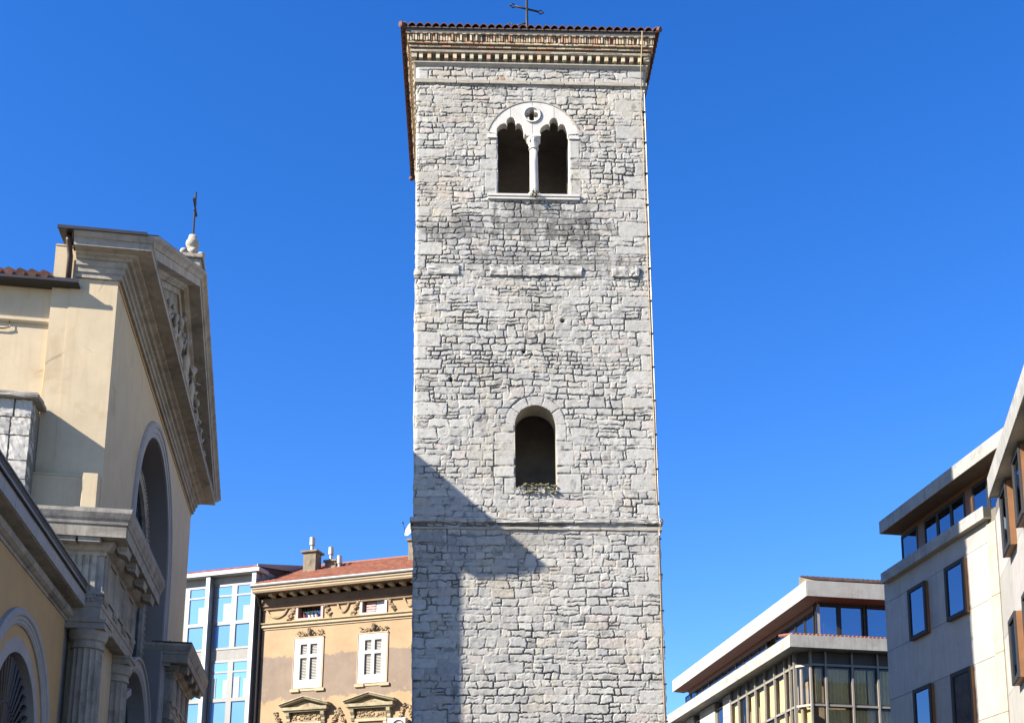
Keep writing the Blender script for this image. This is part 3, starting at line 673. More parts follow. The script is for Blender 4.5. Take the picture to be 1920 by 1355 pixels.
# lightning conductor with clips
cond = [(4.13, -.50, 34.75), (4.12, -.40, 34.2), (4.10, -.20, 33.75), (4.09, -.17, 33.4), (4.08, -.16, 32.7), (4.09, -.09, 32.5)]+[(4.085+.012*math.sin(z*1.7)+.0035*(32-z), -.085, z) for z in np.arange(32.0, 16.1, -.7)]+[(4.15, -.2, 15.95), (4.15, -.2, 15.5), (4.155, -.09, 15.3)]+[(4.15+.01*math.sin(z), -.085, z) for z in np.arange(14.6, 2, -.8)]
mb = MB(); mb.tube([c for c in cond], .02, 6); cnd = mb.build('lightning_conductor', M['cable'], TW, smooth=True)
for z in np.arange(31.7, 8.0, -1.27):
    x = 4.085+.0035*max(0, 32-z); x = min(x, 4.155); mb = MB(); mb.box(x-.025, x+.11, -.10, .02, z-.014, z+.014); mb.box(x+.06, x+.09, -.11, -.07, z-.03, z+.02); mb.build('cable_clip', M['iron'], cnd)
mb = MB(); mb.tube([(4.205, -.05, 32.6), (4.2, -.06, 25), (4.2, -.06, 15.95), (4.215, -.2, 15.7), (4.2, -.06, 15.4), (4.2, -.06, 3)], .022, 6); mb.build('conductor_strip', M['galv'], TW)
# weeds on the belfry sill
def tuft(name, label, cat, frame, loc, n, r_, h, group=None):
    t = sub_thing(frame, name, label, cat, loc, group); mb = MB(); rr = random.Random(n)
    for k in range(n):
        a = rr.uniform(0, 6.28); q = rr.uniform(0, 1)**.5*r_; z = rr.uniform(-.35, 1)*h; l = rr.uniform(.04, .08)
        d = Vector((math.cos(a), math.sin(a)*.7, rr.uniform(-.3, .9))).normalized(); c = Vector((q*math.cos(a), -abs(q*math.sin(a)), z)); sd = d.cross(Vector((0, 0, 1))); sd = Vector((1, 0, 0)) if sd.length < .1 else sd.normalized()
        mb.add([c, c+d*l*.5+sd*l*.3, c+d*l, c+d*l*.5-sd*l*.3], [(0, 1, 2, 3)])
    mb.build('foliage', M['leaf'], t); mb = MB()
    for k in range(4): mb.tube([(0, .02, -.02), (rr.uniform(-.5, .5)*r_, -r_*.4, h*rr.uniform(.2, .8))], .006, 4)
    mb.build('stem', M['soffit'], t); return t
tuft('weed', 'small green weed sprouting from the sill below the belfry column', 'plant', 'tower', (PX(622), -.17, PZ(1245)), 150, .13, .24)


# ================================================================== CHURCH (x away from the camera along the facade, y inward, z up)
CA = math.atan2(1, -.1468)
CH = thing('church', 'yellow stucco church on the left with a carved stone pediment and fluted columns', 'church', (-12.266, 34.5, 0.0), CA)
FR['church'] = CH.matrix_world.copy()
AXC, AR = 10.2, 4.4
# main front wall, gable included
out = [(0, 0), (21.1, 0), (21.1, 22.35), (10.9, 27.6), (0, 22.35)]
hole = [(AXC-AR, 1.0)]+arc(AXC, 15.9, AR, 180, 0, 36)+[(AXC+AR, 1.0)]
plate('facade_wall', out, [hole], 0.0, 1.4, M['church_stucco'], CH)
mb = MB(); mb.box(.02, 21.08, 1.4, 1.93, 0, 22.55); mb.prism([(0, 22.5), (21.1, 22.5), (10.9, 27.6)], 'xz', 1.41, 1.95); mb.build('gable_wall', M['church_stucco'], CH)
# recess of the great arch
mb = MB(); n = len(hole); ins = .012
inn = [(AXC+(x-AXC)*(1-ins/AR), z if z < 15.9 else 15.9+(z-15.9)*(1-ins/AR)) for x, z in hole]
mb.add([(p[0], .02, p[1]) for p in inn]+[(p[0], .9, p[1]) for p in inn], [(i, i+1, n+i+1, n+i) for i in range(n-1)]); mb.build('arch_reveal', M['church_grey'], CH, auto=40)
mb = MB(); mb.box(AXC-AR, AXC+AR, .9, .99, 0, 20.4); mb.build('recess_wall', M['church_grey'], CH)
mb = MB(); mb.sweep([(AXC-AR, 9.5)]+arc(AXC, 15.9, AR, 180, 0, 40)+[(AXC+AR, 9.5)], [(-.005, .03), (-.005, -.04), (.16, -.06), (.18, -.09), (.36, -.09), (.38, -.13), (.54, -.13), (.58, -.07), (.60, .03)], 'xz'); mb.build('archivolt', M['church_pale_stone'], CH)
mb = MB(); mb.sweep([(AXC-3.5, 9.5)]+arc(AXC, 15.6, 3.5, 180, 0, 32)+[(AXC+3.5, 9.5)], [(-.02, .89), (-.02, .7), (.1, .65), (.34, .65), (.42, .75), (.42, .89)], 'xz')
lun = mb.build('lunette_frame', M['church_stone'], CH)
mb = MB()
for k in range(60):
    a = math.pi*k/59; mb.blob((AXC-3.72*math.cos(a), .64, 15.6+3.72*math.sin(a)), (.08, .05, .08), 1)
for k in range(22): mb.blob((AXC-3.72, .64, 15.5-k*.26), (.08, .05, .1), 1); mb.blob((AXC+3.72, .64, 15.5-k*.26), (.08, .05, .1), 1)
mb.build('carved_beading', M['church_stone'], lun)
mb = MB(); mb.prism([(AXC-3.48, 9.6)]+arc(AXC, 15.6, 3.48, 180, 0, 24)+[(AXC+3.48, 9.6)], 'xz', .84, .88); mb.build('pane', M['glass_dark'], lun)
# horizontal entablature of the pediment, returned along the near side
prof = [(0, 21.45), (.12, 21.45), (.12, 21.60), (.18, 21.62), (.18, 21.78), (.26, 21.82), (.26, 21.98), (.36, 22.0), (.42, 22.06), (.56, 22.10), (.58, 22.16), (1.02, 22.18), (1.02, 22.36), (1.05, 22.38), (1.05, 22.41), (0, 22.41)]
mb = MB(); mb.sweep([(21.1, 1.25), (21.1, 0), (0, 0), (0, 1.25)], [(n_, z_) for n_, z_ in prof], 'xy', sc=(.66, 1))
mb.build('pediment_cornice', M['church_stone'], CH)
mb = MB(); mb.sweep([(0, -1.04), (0, 1.25)], [(.68, 22.412), (.70, 22.42), (.75, 22.46), (.80, 22.56), (.82, 22.57), (.82, 22.60), (0, 22.60), (0, 22.412)], 'xy'); mb.build('return_gutter_moulding', M['church_stone'], CH)
mb = MB(); mb.box(-.86, .9, -.4, 1.72, 22.605, 22.66); mb.box(-.87, -.80, -.9, 1.72, 22.58, 22.68); mb.build('metal_flashing', M['dark_metal'], CH)
# raking cornice
A0, AP, A1 = (-.82, 22.60), (10.95, 28.25), (22.05, 22.60)
rk = [(0, -1.25), (-.05, -1.25), (-.09, -1.22), (-.17, -1.12), (-.26, -1.07), (-.30, -1.07), (-.32, -1.02), (-.60, -1.02), (-.60, -.56), (-.68, -.52), (-.76, -.40), (-.80, -.40), (-.80, -.26), (-1.0, -.22), (-1.0, -.12), (-1.2, -.10), (-1.2, .35), (0, .35)]
mb = MB(); mb.sweep([A0, AP, A1], rk, 'xz'); mb.clip((0, 0, 22.405), (0, 0, -1)); mb.build('raking_cornice', M['church_stone'], CH)
mb = MB(); mb.sweep([A0, AP, A1], [(.002, -1.23), (.03, -1.23), (.03, 1.7), (-.15, 1.7), (-.15, .36), (.002, .36)], 'xz'); mb.clip((0, 0, 22.61), (0, 0, -1)); mb.build('gable_roof', M['dark_metal'], CH)
# carved figures in the tympanum
mb = MB(); r = random.Random(5)
def figure(mb, x, z, h, lean, y=-.62):
    c = Vector((x, y, z)); d = Vector((lean, 0, 1)).normalized()
    mb.blob(c+d*h*.22, (h*.17, .24, h*.26), 2, jit=.06); mb.blob(c+d*h*.55, (h*.13, .22, h*.22), 2, jit=.05); mb.blob(c+d*h*.88+Vector((0, -.08, 0)), (h*.085, .14, h*.10), 2)
    for s_ in (-1, 1):
        p = c+d*h*.68; e = p+Vector((s_*h*.24, -.15, -h*.08)); mb.tube([p, e, e+Vector((s_*h*.12, -.05, h*r.uniform(-.05, .22)))], [.09, .075, .055], 7)
        mb.tube([c+d*h*.2, c+Vector((s_*h*.22, -.12, h*.02)), c+Vector((s_*h*.4, -.05, -h*.08))], [.13, .11, .07], 7)
for x, h in [(5.2, 1.3), (7.0, 1.9), (8.9, 2.5), (10.9, 3.1), (12.9, 2.6), (14.8, 2.0), (16.6, 1.4)]: mb = MB(); figure(mb, x, 22.5, h, r.uniform(-.15, .15)); mb.build('relief_figure', M['church_stone'], CH, smooth=True)
mb = MB(); mb.prism([(.6, 22.42), (20.6, 22.42), (10.92, 27.4)], 'xz', -.14, -.061)
for k in range(150):
    x = r.uniform(3.2, 18.4); zm = (22.5+(1-abs(x-10.9)/9.8)*3.6); z = r.uniform(22.5, max(22.6, zm)); mb.blob((x, -r.uniform(.1, .75), z), (r.uniform(.06, .22), r.uniform(.08, .22), r.uniform(.06, .2)), 1, jit=.2)
for k in range(30):
    x = r.uniform(4, 17.5); zm = 22.5+(1-abs(x-10.9)/9.8)*3.4; a = r.uniform(0, 6); z = r.uniform(22.6, zm); mb.tube([(x+.18*math.cos(a+t*.8)*(1+.25*t), -.28, z+.18*math.sin(a+t*.8)*(1+.25*t)) for t in range(5)], [.07, .06, .055, .045, .03], 6)
mb.build('tympanum_relief', M['church_stone'], CH, smooth=True)
mb = MB(); mb.prism([(.6, 22.42), (20.6, 22.42), (10.92, 27.4)], 'xz', -.06, -.002); mb.build('tympanum_field', M['church_stone'], CH)
mb = MB(); mb.box(.0, 21.1, -.03, -.001, 21.33, 21.448); mb.build('painted_border', M['church_ochre'], CH)
# finial and cross
mb = MB(); fx, fy, fz = 10.9, -.62, 28.1
mb.box(fx-.42, fx+.42, fy-.42, fy+.42, fz-.2, fz+.45); mb.box(fx-.52, fx+.52, fy-.52, fy+.52, fz+.45, fz+.62); fin = mb.build('finial', M['church_stone'], CH, bevel=.03)
mb = MB(); mb.lathe([(.34, 0), (.40, .08), (.26, .2), (.2, .40), (.22, .75), (.16, 1.05)], (fx, fy, fz+.62), 20); mb.blob((fx, fy, fz+1.30), .27, 3)
for k in range(6): a = k*math.pi/3+.3; mb.blob((fx+.40*math.cos(a), fy+.40*math.sin(a), fz+.78), (.17, .17, .15), 2)
mb.build('stone_ball', M['mould_stone'], fin, smooth=True)
mb = MB(); zb = fz+1.52; mb.tube([(fx, fy, zb), (fx, fy, zb+2.15)], .04, 6); mb.tube([(fx-.62, fy, zb+1.45), (fx+.62, fy, zb+1.45)], .04, 6); mb.tube([(fx-.22, fy, zb+1.75), (fx, fy, zb+1.45), (fx+.22, fy, zb+1.15)], .025, 6); mb.tube([(fx+.22, fy, zb+1.75), (fx, fy, zb+1.45), (fx-.22, fy, zb+1.15)], .025, 6); mb.build('cross', M['iron'], fin)
mb = MB(); mb.tube([(fx, fy, zb-.2), (fx-1.6, fy+.3, 27.9)], .012, 4); mb.build('bracing_wire', M['iron'], fin)
# nave side wall behind the front block, with gutter, moulding and tiles
mb = MB(); mb.box(.18, 20.9, 1.95, 11.0, 0, 21.1); mb.build('nave_wall', M['church_stucco'], CH)
mb = MB(); mb.sweep([(.18, 1.42), (.18, 11.0)], [(.0, 19.9), (.06, 19.9), (.10, 19.96), (.10, 20.06), (.02, 20.10), (0, 20.1)], 'xy'); mb.build('wall_moulding', M['church_stucco'], CH)
mb = MB(); mb.sweep([(.05, 1.26), (.18, 1.26), (.18, 1.42)], [(0, 18.4), (.01, 18.4), (.01, 18.5), (0, 18.5)], 'xy')
mb.tube([(.16, 1.42, 19.35), (.16, 1.95, 18.62), (.16, 1.99, 15.5)], .035, 6); mb.build('stepped_wall_edge', M['church_ochre'], CH)
mb = MB(); mb.tube([(.12, 3.1, 19.95), (.12, 3.06, 19.72), (.12, 3.25, 19.66), (.12, 3.6, 19.66)], .02, 6); mb.build('cable', M['dark_metal'], CH)
mb = MB(); mb.sweep([(.16, 1.1), (.16, 11.0)], [(0, 21.08), (.46, 21.08), (.50, 21.12), (.50, 21.24), (.47, 21.24), (.46, 21.15), (0, 21.15)], 'xy'); mb.build('eave_gutter', M['dark_metal'], CH)
mb = MB(); mb.tube([(-.50, 1.45, 22.6), (-.48, 1.45, 22.4), (-.12, 1.45, 22.1), (-.12, 1.45, 21.1)], .085, 10); mb.build('downpipe', M['brown_metal'], CH, smooth=True)
mb = MB()
for k in range(26):
    y = 2.1+k*.34
    for j in range(3):
        kk = rnd.uniform(.75, 1.1); mb.tube([(-.38+j*.5, y, 21.28+j*.22), (.16+j*.5, y, 21.52+j*.22)], [.13, .11], 8, (.34*kk, .16*kk, .10*kk))
mb.prism([(-.34, 21.25), (10.9, 25.6), (10.9, 25.4), (-.30, 21.18)], 'xz', 1.96, 11.0, (.2, .1, .07)); mb.prism([(22.1, 21.25), (10.9, 25.6), (10.9, 25.4), (22.1, 21.18)], 'xz', 1.96, 11.0, (.2, .1, .07))
mb.build('nave_roof', M['roof_tile'], CH)
# plinth blocks on the near side
mb = MB(); mb.box(-.12, .1, .40, 3.2, 13.4, 15.0); mb.box(-.14, .1, .40, 3.2, 15.0, 15.06); mb.build('plinth', M['church_stucco'], CH, bevel=.01)
mb = MB(); mb.box(-.42, .05, .03, .47, 13.6, 15.03); mb.build('pedestal', M['church_stucco'], CH, bevel=.015)
# rough stone pier with a slab, behind the wing
mb = MB(); r = random.Random(8); z = 12.0
while z < 16.95:
    h = min(r.uniform(.5, .8), 16.97-z); y = 1.92
    while y < 4.4:
        w = r.uniform(.5, 1.0); k = r.uniform(.8, 1.1); mb.rock(-.92, -.3, y+.02, y+w-.02, z+.015, z+h-.015, .012, (.60*k, .56*k, .495*k), n=5); y += w
    z += h
mb.box(-.86, .0, 1.94, 4.4, 0, 16.95, (.25, .23, .17)); pier = mb.build('stone_pier', M['church_block'], CH)
mb = MB(); mb.rock(-1.10, .0, 1.74, 4.5, 16.98, 17.14, .014, n=6); mb.build('slab', M['church_stone'], pier)
# portal entablature blocks, columns
def entab(x0, x1):
    mb = MB(); yb = 1.9; P4 = [(x1, yb), (x1, -.4), (x0, -.4), (x0, yb)]
    mb.box(x0, x1, -.4, yb, 10.55, 12.5)
    mb.sweep(P4, [(0, 10.9), (.02, 10.9), (.02, 11.22), (0, 11.22)], 'xy'); mb.sweep(P4, [(-.01, 11.24), (.07, 11.24), (.07, 11.34), (-.01, 11.34)], 'xy')
    mb.sweep(P4, [(-.01, 12.40), (.06, 12.40), (.06, 12.50), (.16, 12.54), (.24, 12.62), (.30, 12.72), (.30, 12.76), (-.01, 12.76)], 'xy')
    mb.sweep(P4, [(-.01, 12.78), (.66, 12.78), (.66, 13.12), (.69, 13.14), (.70, 13.22), (.74, 13.30), (.80, 13.46), (.80, 13.56), (-.01, 13.62)], 'xy')
    e = mb.build('entablature', M['church_stone'], CH)
    n = 4
    xs = [x0+.42+(x1-x0-.84)*i/(n-1) for i in range(n)]
    for xc in xs:
        mb = MB(); mb.box(xc-.325, xc+.325, -.42, -.395, 11.34, 12.40)
        for q in (-.22, 0, .22): mb.prism([(xc+q-.095, -.40), (xc+q-.06, -.465), (xc+q+.06, -.465), (xc+q+.095, -.40)], 'xy', 11.34, 12.40)
        mb.box(xc-.34, xc+.34, -.47, -.39, 11.14, 11.235)
        for q in range(6): mb.box(xc-.31+q*.115, xc-.25+q*.115, -.46, -.39, 11.04, 11.16)
        mb.build('triglyph', M['church_stone'], e)
        mb = MB(); mb.box(xc-.36, xc+.36, -1.0, -.7, 12.64, 12.779); mb.prism([(-.98, 12.50), (-1.0, 12.65), (-.70, 12.65), (-.72, 12.58)], 'yz', xc-.3, xc+.3); mb.build('mutule', M['church_stone'], e)
    for xx, s_ in ((x0, -1), (x1, 1)):
        for yc in (.06, .66):
            mb = MB(); mb.box(min(xx, xx+s_*.02)-.003, max(xx, xx+s_*.02)+.003, yc-.3, yc+.3, 11.34, 12.40)
            for q in (-.2, 0, .2): mb.prism([(xx, yc+q-.085), (xx+s_*.06, yc+q-.055), (xx+s_*.06, yc+q+.055), (xx, yc+q+.085)], 'xy', 11.34, 12.40)
            mb.box(min(xx, xx+s_*.065), max(xx, xx+s_*.065), yc-.3, yc+.3, 11.14, 11.235)
            for q in range(5): mb.box(min(xx, xx+s_*.06), max(xx, xx+s_*.06), yc-.26+q*.115, yc-.2+q*.115, 11.04, 11.16)
            mb.build('triglyph', M['church_stone'], e)
        for yc in (-.05, .62): mb = MB(); mb.box(min(xx+s_*.28, xx+s_*.6), max(xx+s_*.28, xx+s_*.6), yc-.3, yc+.3, 12.64, 12.779); mb.build('mutule', M['church_stone'], e)
    return e
e1 = entab(-.75, 5.1); e2 = entab(15.3, 21.15)
mb = MB(); mb.box(-1.44, 5.8, -1.2, .4, 13.58, 13.625)
mb.build('lead_capping', M['zinc'], e1)
mb = MB(); mb.box(14.55, 21.9, -1.2, .4, 13.6, 13.64); mb.tube([(14.7, -.3, 13.68), (17.5, -.35, 13.68)], .03, 6); mb.build('lead_capping', M['dark_metal'], e2)
def column(x, par_y=-.02):
    mb = MB(); prof = []
    for i in range(13): t = i/12; prof.append((.505-.075*t**1.6, 9.72*t))
    mb.lathe(prof, (x, par_y, 0), 96, flute=(6, .045)); c = mb.build('column', M['church_stone'], CH, auto=35)
    mb = MB(); mb.lathe([(.43, 9.72), (.47, 9.74), (.47, 9.82), (.44, 9.84), (.44, 9.92), (.47, 9.96), (.50, 9.98), (.50, 10.02), (.54, 10.10), (.565, 10.22), (.55, 10.26), (.4, 10.26)], (x, par_y, 0), 40); o1 = mb.build('echinus', M['church_stone'], c, auto=35)
    mb = MB(); mb.box(x-.55, x+.55, par_y-.53, par_y+.60, 10.262, 10.44); mb.box(x-.585, x+.585, par_y-.565, par_y+.60, 10.44, 10.55); mb.build('abacus', M['church_stone'], c, bevel=.012)
for x in (-.2, 4.35, 16.0, 20.6): column(x)
mb = MB(); mb.box(-1.0, 5.3, .55, 1.2, 0, 10.6); mb.box(15.1, 21.3, .55, 1.2, 0, 10.6); mb.build('portal_backing', M['church_stone'], CH)
# portal arch between the two column pairs
mb = MB(); mb.sweep([(AXC-3.3, 4)]+arc(AXC, 8.0, 3.3, 180, 0, 32)+[(AXC+3.3, 4)], [(0, 1.25), (0, .2), (.15, .12), (.42, .12), (.46, .05), (.55, .05), (.55, 1.25)], 'xz'); mb.build('portal_arch', M['church_pale_stone'], CH)
mb = MB()
mb.sweep([(5.9, 9.3), (7.0, 9.3), (10.2, 10.5)], [(0, .9), (0, .35), (.25, .35), (.25, .9)], 'xz'); mb.build('inner_pediment', M['church_pale_stone'], CH)
# low wing nearer the camera, with arched recess
o_ = [(-16, 0), (-.95, 0), (-.95, 10.5), (-16, 10.5)]
hw = [(-5.4-2.5, 1)]+arc(-5.4, 6.25, 2.5, 180, 0, 32)+[(-5.4+2.5, 1)]
plate('wing_wall', o_, [hw], .5, .9, M['church_ochre'], CH)
mb = MB(); mb.box(-16, -.95, .95, 5.5, 0, 11.38); mb.box(-16, -.95, .5, .95, 10.5, 11.25); mb.build('wing_core', M['church_ochre'], CH)
mb = MB(); mb.sweep([(-8.6, 1)]+arc(-5.4, 6.25, 2.78, 180, 0, 40)+[(-2.62, 1)], [(0, .52), (0, .46), (.06, .42), (.12, .42), (.14, .40), (.22, .40), (.25, .36), (.36, .34), (.42, .40), (.42, .52)], 'xz')
mb.build('wing_archivolt', M['church_pale_stone'], CH)
mb = MB(); mb.sweep([(-7.9, 1)]+arc(-5.4, 6.25, 2.14, 180, 0, 36)+[(-2.9, 1)], [(0, .85), (0, .50), (.36, .50), (.36, .85)], 'xz'); mb.build('inner_arch', M['church_pale_stone'], CH)
mb = MB(); mb.box(-7.9, -2.9, .88, .93, 0, 9.0); fan = mb.build('fanlight', M['iron'], CH)
mb = MB()
for k in range(25): a = math.pi*k/24; mb.tube([(-5.4+.5*math.cos(a), .80, 6.0+.5*math.sin(a)), (-5.4+2.2*math.cos(a), .72, 6.0+2.3*math.sin(a))], [.03, .07], 6)
for rr in (.55, 1.2, 1.9): mb.tube([(p[0], .76, p[1]) for p in arc(-5.4, 6.0, rr, 0, 180, 24)], .04, 6)
mb.build('radial_grille', M['dark_metal'], fan)
mb = MB(); X0, X1 = -16, -.75
mb.sweep([(X1, .5), (X0, .5)], [(-.02, 10.42), (.03, 10.42), (.03, 10.50), (.08, 10.52), (.16, 10.58), (.19, 10.66), (.17, 10.74), (.10, 10.80), (.10, 10.84), (.43, 10.86), (.43, 11.2), (.46, 11.24), (-.02, 11.26)], 'xy'); mb.build('wing_cornice', M['church_stone'], CH)
mb = MB(); x = X0
while x < X1-.05: w = min(1.02, X1-x); mb.box(x+.01, x+w-.01, .03, .5, 10.88, 11.18); x += w
mb.build('corona_facing', M['church_pale_stone'], CH)
mb = MB(); mb.box(X0, X1, -.02, .42, 11.28, 11.33); mb.box(X0, X1, .02, .5, 11.33, 11.52); mb.box(X0, X1, -.03, .45, 11.52, 11.56); mb.build('wing_gutter', M['zinc'], CH)
mb = MB(); mb.prism([(.02, 11.5), (5.5, 11.65), (5.5, 11.4), (.02, 11.26)], 'yz', X0, X1); mb.build('wing_roof', M['dark_metal'], CH)

# ================================================================== APRICOT APARTMENT HOUSE (x right, y inward)
def at_y(px, py, Y):
    c = Vector(((px-CX)/F, (YC-py)/F, -1.0)); d = M3 @ c; return Vector((0, 0, 1.6))+d*(Y/d.y)
BO = at_y(484, 1355, 66.0); BO.z = 0
HB = thing('apartment_house', 'apricot apartment house with peeling plaster, white shuttered windows and red tiled roof', 'house', BO, -.35)
FR['house'] = HB.matrix_world.copy()
def rect(x0, x1, z0, z1): return [(x0, z0), (x1, z0), (x1, z1), (x0, z1)]
BW = 12.4
wins = [(2.22, 3.70, 15.25, 17.72), (6.12, 7.56, 15.30, 17.68), (10.1, 11.55, 15.30, 17.68)]
atts = [(2.18, 3.62, 18.98, 19.72), (6.10, 7.46, 18.98, 19.72), (10.05, 11.4, 18.98, 19.72)]
lows = [(2.45, 4.05, 9.6, 12.95), (6.25, 7.85, 9.6, 12.95), (10.1, 11.7, 9.6, 12.95)]
plate('wall', rect(-.05, BW, 0, 20.1), [rect(*w) for w in wins+atts+lows], 0, .45, M['beige_wall'], HB)
mb = MB(); mb.box(-.05, BW, .9, 11, 0, 20.2); mb.box(-.05, .1, .45, .9, 0, 20.2); mb.box(BW-.1, BW, .45, .9, 0, 20.2); mb.build('house_core', M['dark_room'], HB)
for k, (x0, x1, z0, z1) in enumerate(wins):
    f = plate('window', rect(x0-.16, x1+.10, z0-.20, z1+.14), [rect(x0+.24, (x0+x1)/2-.10, z0+.28, z1-.98), rect((x0+x1)/2+.10, x1-.22, z0+.28, z1-.98), rect(x0+.24, (x0+x1)/2-.10, z1-.78, z1-.22), rect((x0+x1)/2+.10, x1-.22, z1-.78, z1-.22)], -.06, .10, M['white_paint'], HB, .012)
    mb = MB()
    for (a, b, c, d) in [(x0+.2, x1-.2, z0+.2, z1-.2)]:
        z = c
        while z < d: mb.add([(a, .02, z), (b, .02, z), (b, .07, z+.075), (a, .07, z+.075), (a, .035, z-.012), (b, .035, z-.012), (b, .085, z+.063), (a, .085, z+.063)], [(0, 1, 2, 3), (4, 7, 6, 5), (0, 4, 5, 1), (3, 2, 6, 7)]); z += .085
    mb.build('shutter', M['shutter'], f)
    mb = MB(); mb.box(x0-.2, x0-.16, -.08, 0, z0-.2, z1+.14); mb.box(x1+.10, x1+.16, -.05, 0, z0-.2, z1+.16); mb.box(x0-.2, x1+.16, -.08, 0, z1+.142, z1+.20); mb.build('surround', M['cream_stucco'], f)
    mb = MB(); mb.box(x0-.30, x0+.25, -.10, 0, z0-.38, z0-.22); mb.box(x1-.25, x1+.30, -.10, 0, z0-.38, z0-.22); mb.box(x0+.25, x1-.25, -.04, 0, z0-.34, z0-.22); mb.build('sill', M['cream_stucco'], f, bevel=.01)
    mb = MB(); r = random.Random(k+3); cx = (x0+x1)/2; zc = z1+.32
    mb.blob((cx, -.12, zc+.16), (.16, .12, .22), 2, jit=.08); mb.blob((cx-.02, -.18, zc+.22), (.09, .08, .12), 2)
    for s_ in (-1, 1):
        pts = [(cx+s_*(.2+.6*t), -.08, zc+.10*math.sin(t*7)+.10*t) for t in [i/8 for i in range(9)]]; mb.tube(pts, [.05-.03*i/8 for i in range(9)], 5)
        for q in range(9): mb.blob((cx+s_*r.uniform(.15, .85), -.08, zc+r.uniform(-.06, .22)), (r.uniform(.03, .07), .05, r.uniform(.02, .06)), 1, jit=.2)
    mb.build('crest', M['relief'], f)
def scroll(mb, cx, cz, s_, r, n=26, w=.34, h=.55):
    for k in range(n):
        t = k/n; x = cx+s_*(w*(t-.5)*1.2)+r.uniform(-.10, .10); z = cz+h*(t-.5)*1.4+r.uniform(-.12, .12)
        mb.blob((x, -.05, z), (r.uniform(.03, .10), r.uniform(.04, .09), r.uniform(.03, .09)), 1, jit=.25)
    for q in range(3):
        a0 = r.uniform(0, 6); c0 = (cx+s_*w*(q-1)*.35, cz+h*(q-1)*.42); mb.tube([(c0[0]+(.13-.015*i)*math.cos(a0+i*.8), -.05, c0[1]+(.13-.015*i)*math.sin(a0+i*.8)) for i in range(8)], .03, 5)
r = random.Random(21)
for k, (x0, x1, z0, z1) in enumerate(atts):
    fm = M['pink_frame'] if k != 1 else M['white_paint']
    f = plate('attic_window', rect(x0-.13, x1+.13, z0-.13, z1+.11), [rect(x0+.02, x1-.02, z0+.02, z1-.02)], -.07, .06, fm, HB, .012)
    mb = MB(); mb.box(x0-.01, x1+.01, .06, .44, z0-.01, z0+.02); mb.box(x0, x0+.03, .1, .44, z0, z1); mb.box(x1-.03, x1, .1, .44, z0, z1); mb.build('reveal', M['pink_frame'], f)
    mb = MB(); mb.box(x0, x1, .36, .38, z0, z1); mb.build('pane', M['glass_dark'], f)
    if k == 0:
        mb = MB()
        for q in range(9): xx = x0+.12+q*(x1-x0-.24)/8; mb.box(xx-.012, xx+.012, .28, .30, z0, z1)
        mb.build('window_bars', M['soffit'], f)
    if k == 1:
        mb = MB()
        for q in range(4): mb.box(x0+.2, x0+.75, .10, .13, z0+.10+q*.14, z0+.20+q*.14)
        mb.build('slatted_shutter', M['pink_frame'], f)
        mb = MB(); mb.box(x0+.78, x1-.08, .12, .14, z0+.05, z1-.08); mb.build('hanging_cloth', M['laundry'], f)
    for s_ in (-1, 1):
        mb = MB(); xc = (x0-.40) if s_ < 0 else (x1+.40); scroll(mb, xc, (z0+z1)/2-.02, -s_, r); mb.build('stucco_scroll', M['relief'], HB)
for xa, xb in [(.15, 1.55), (4.55, 5.35), (8.5, 9.3)]:
    mb = MB(); m = (xa+xb)/2; mb.sweep([(xa, 19.75), (xa+.1, 19.55)]+[(xa+.1+(xb-xa-.2)*t/10, 19.45-.28*math.sin(math.pi*t/10)) for t in range(1, 10)]+[(xb-.1, 19.55), (xb, 19.75)], [(-.05, 0), (-.05, -.08), (.05, -.08), (.05, 0)], 'xz'); mb.build('swag', M['relief'], HB)
mb = MB(); mb.sweep([(-.06, 0), (BW, 0)], [(0, 18.50), (-.05, 18.50), (-.05, 18.58), (-.14, 18.62), (-.14, 18.70), (-.08, 18.74), (-.08, 18.78), (-.18, 18.82), (-.18, 18.86), (0, 18.90)], 'xy'); mb.build('string_course', M['cream_stucco'], HB)
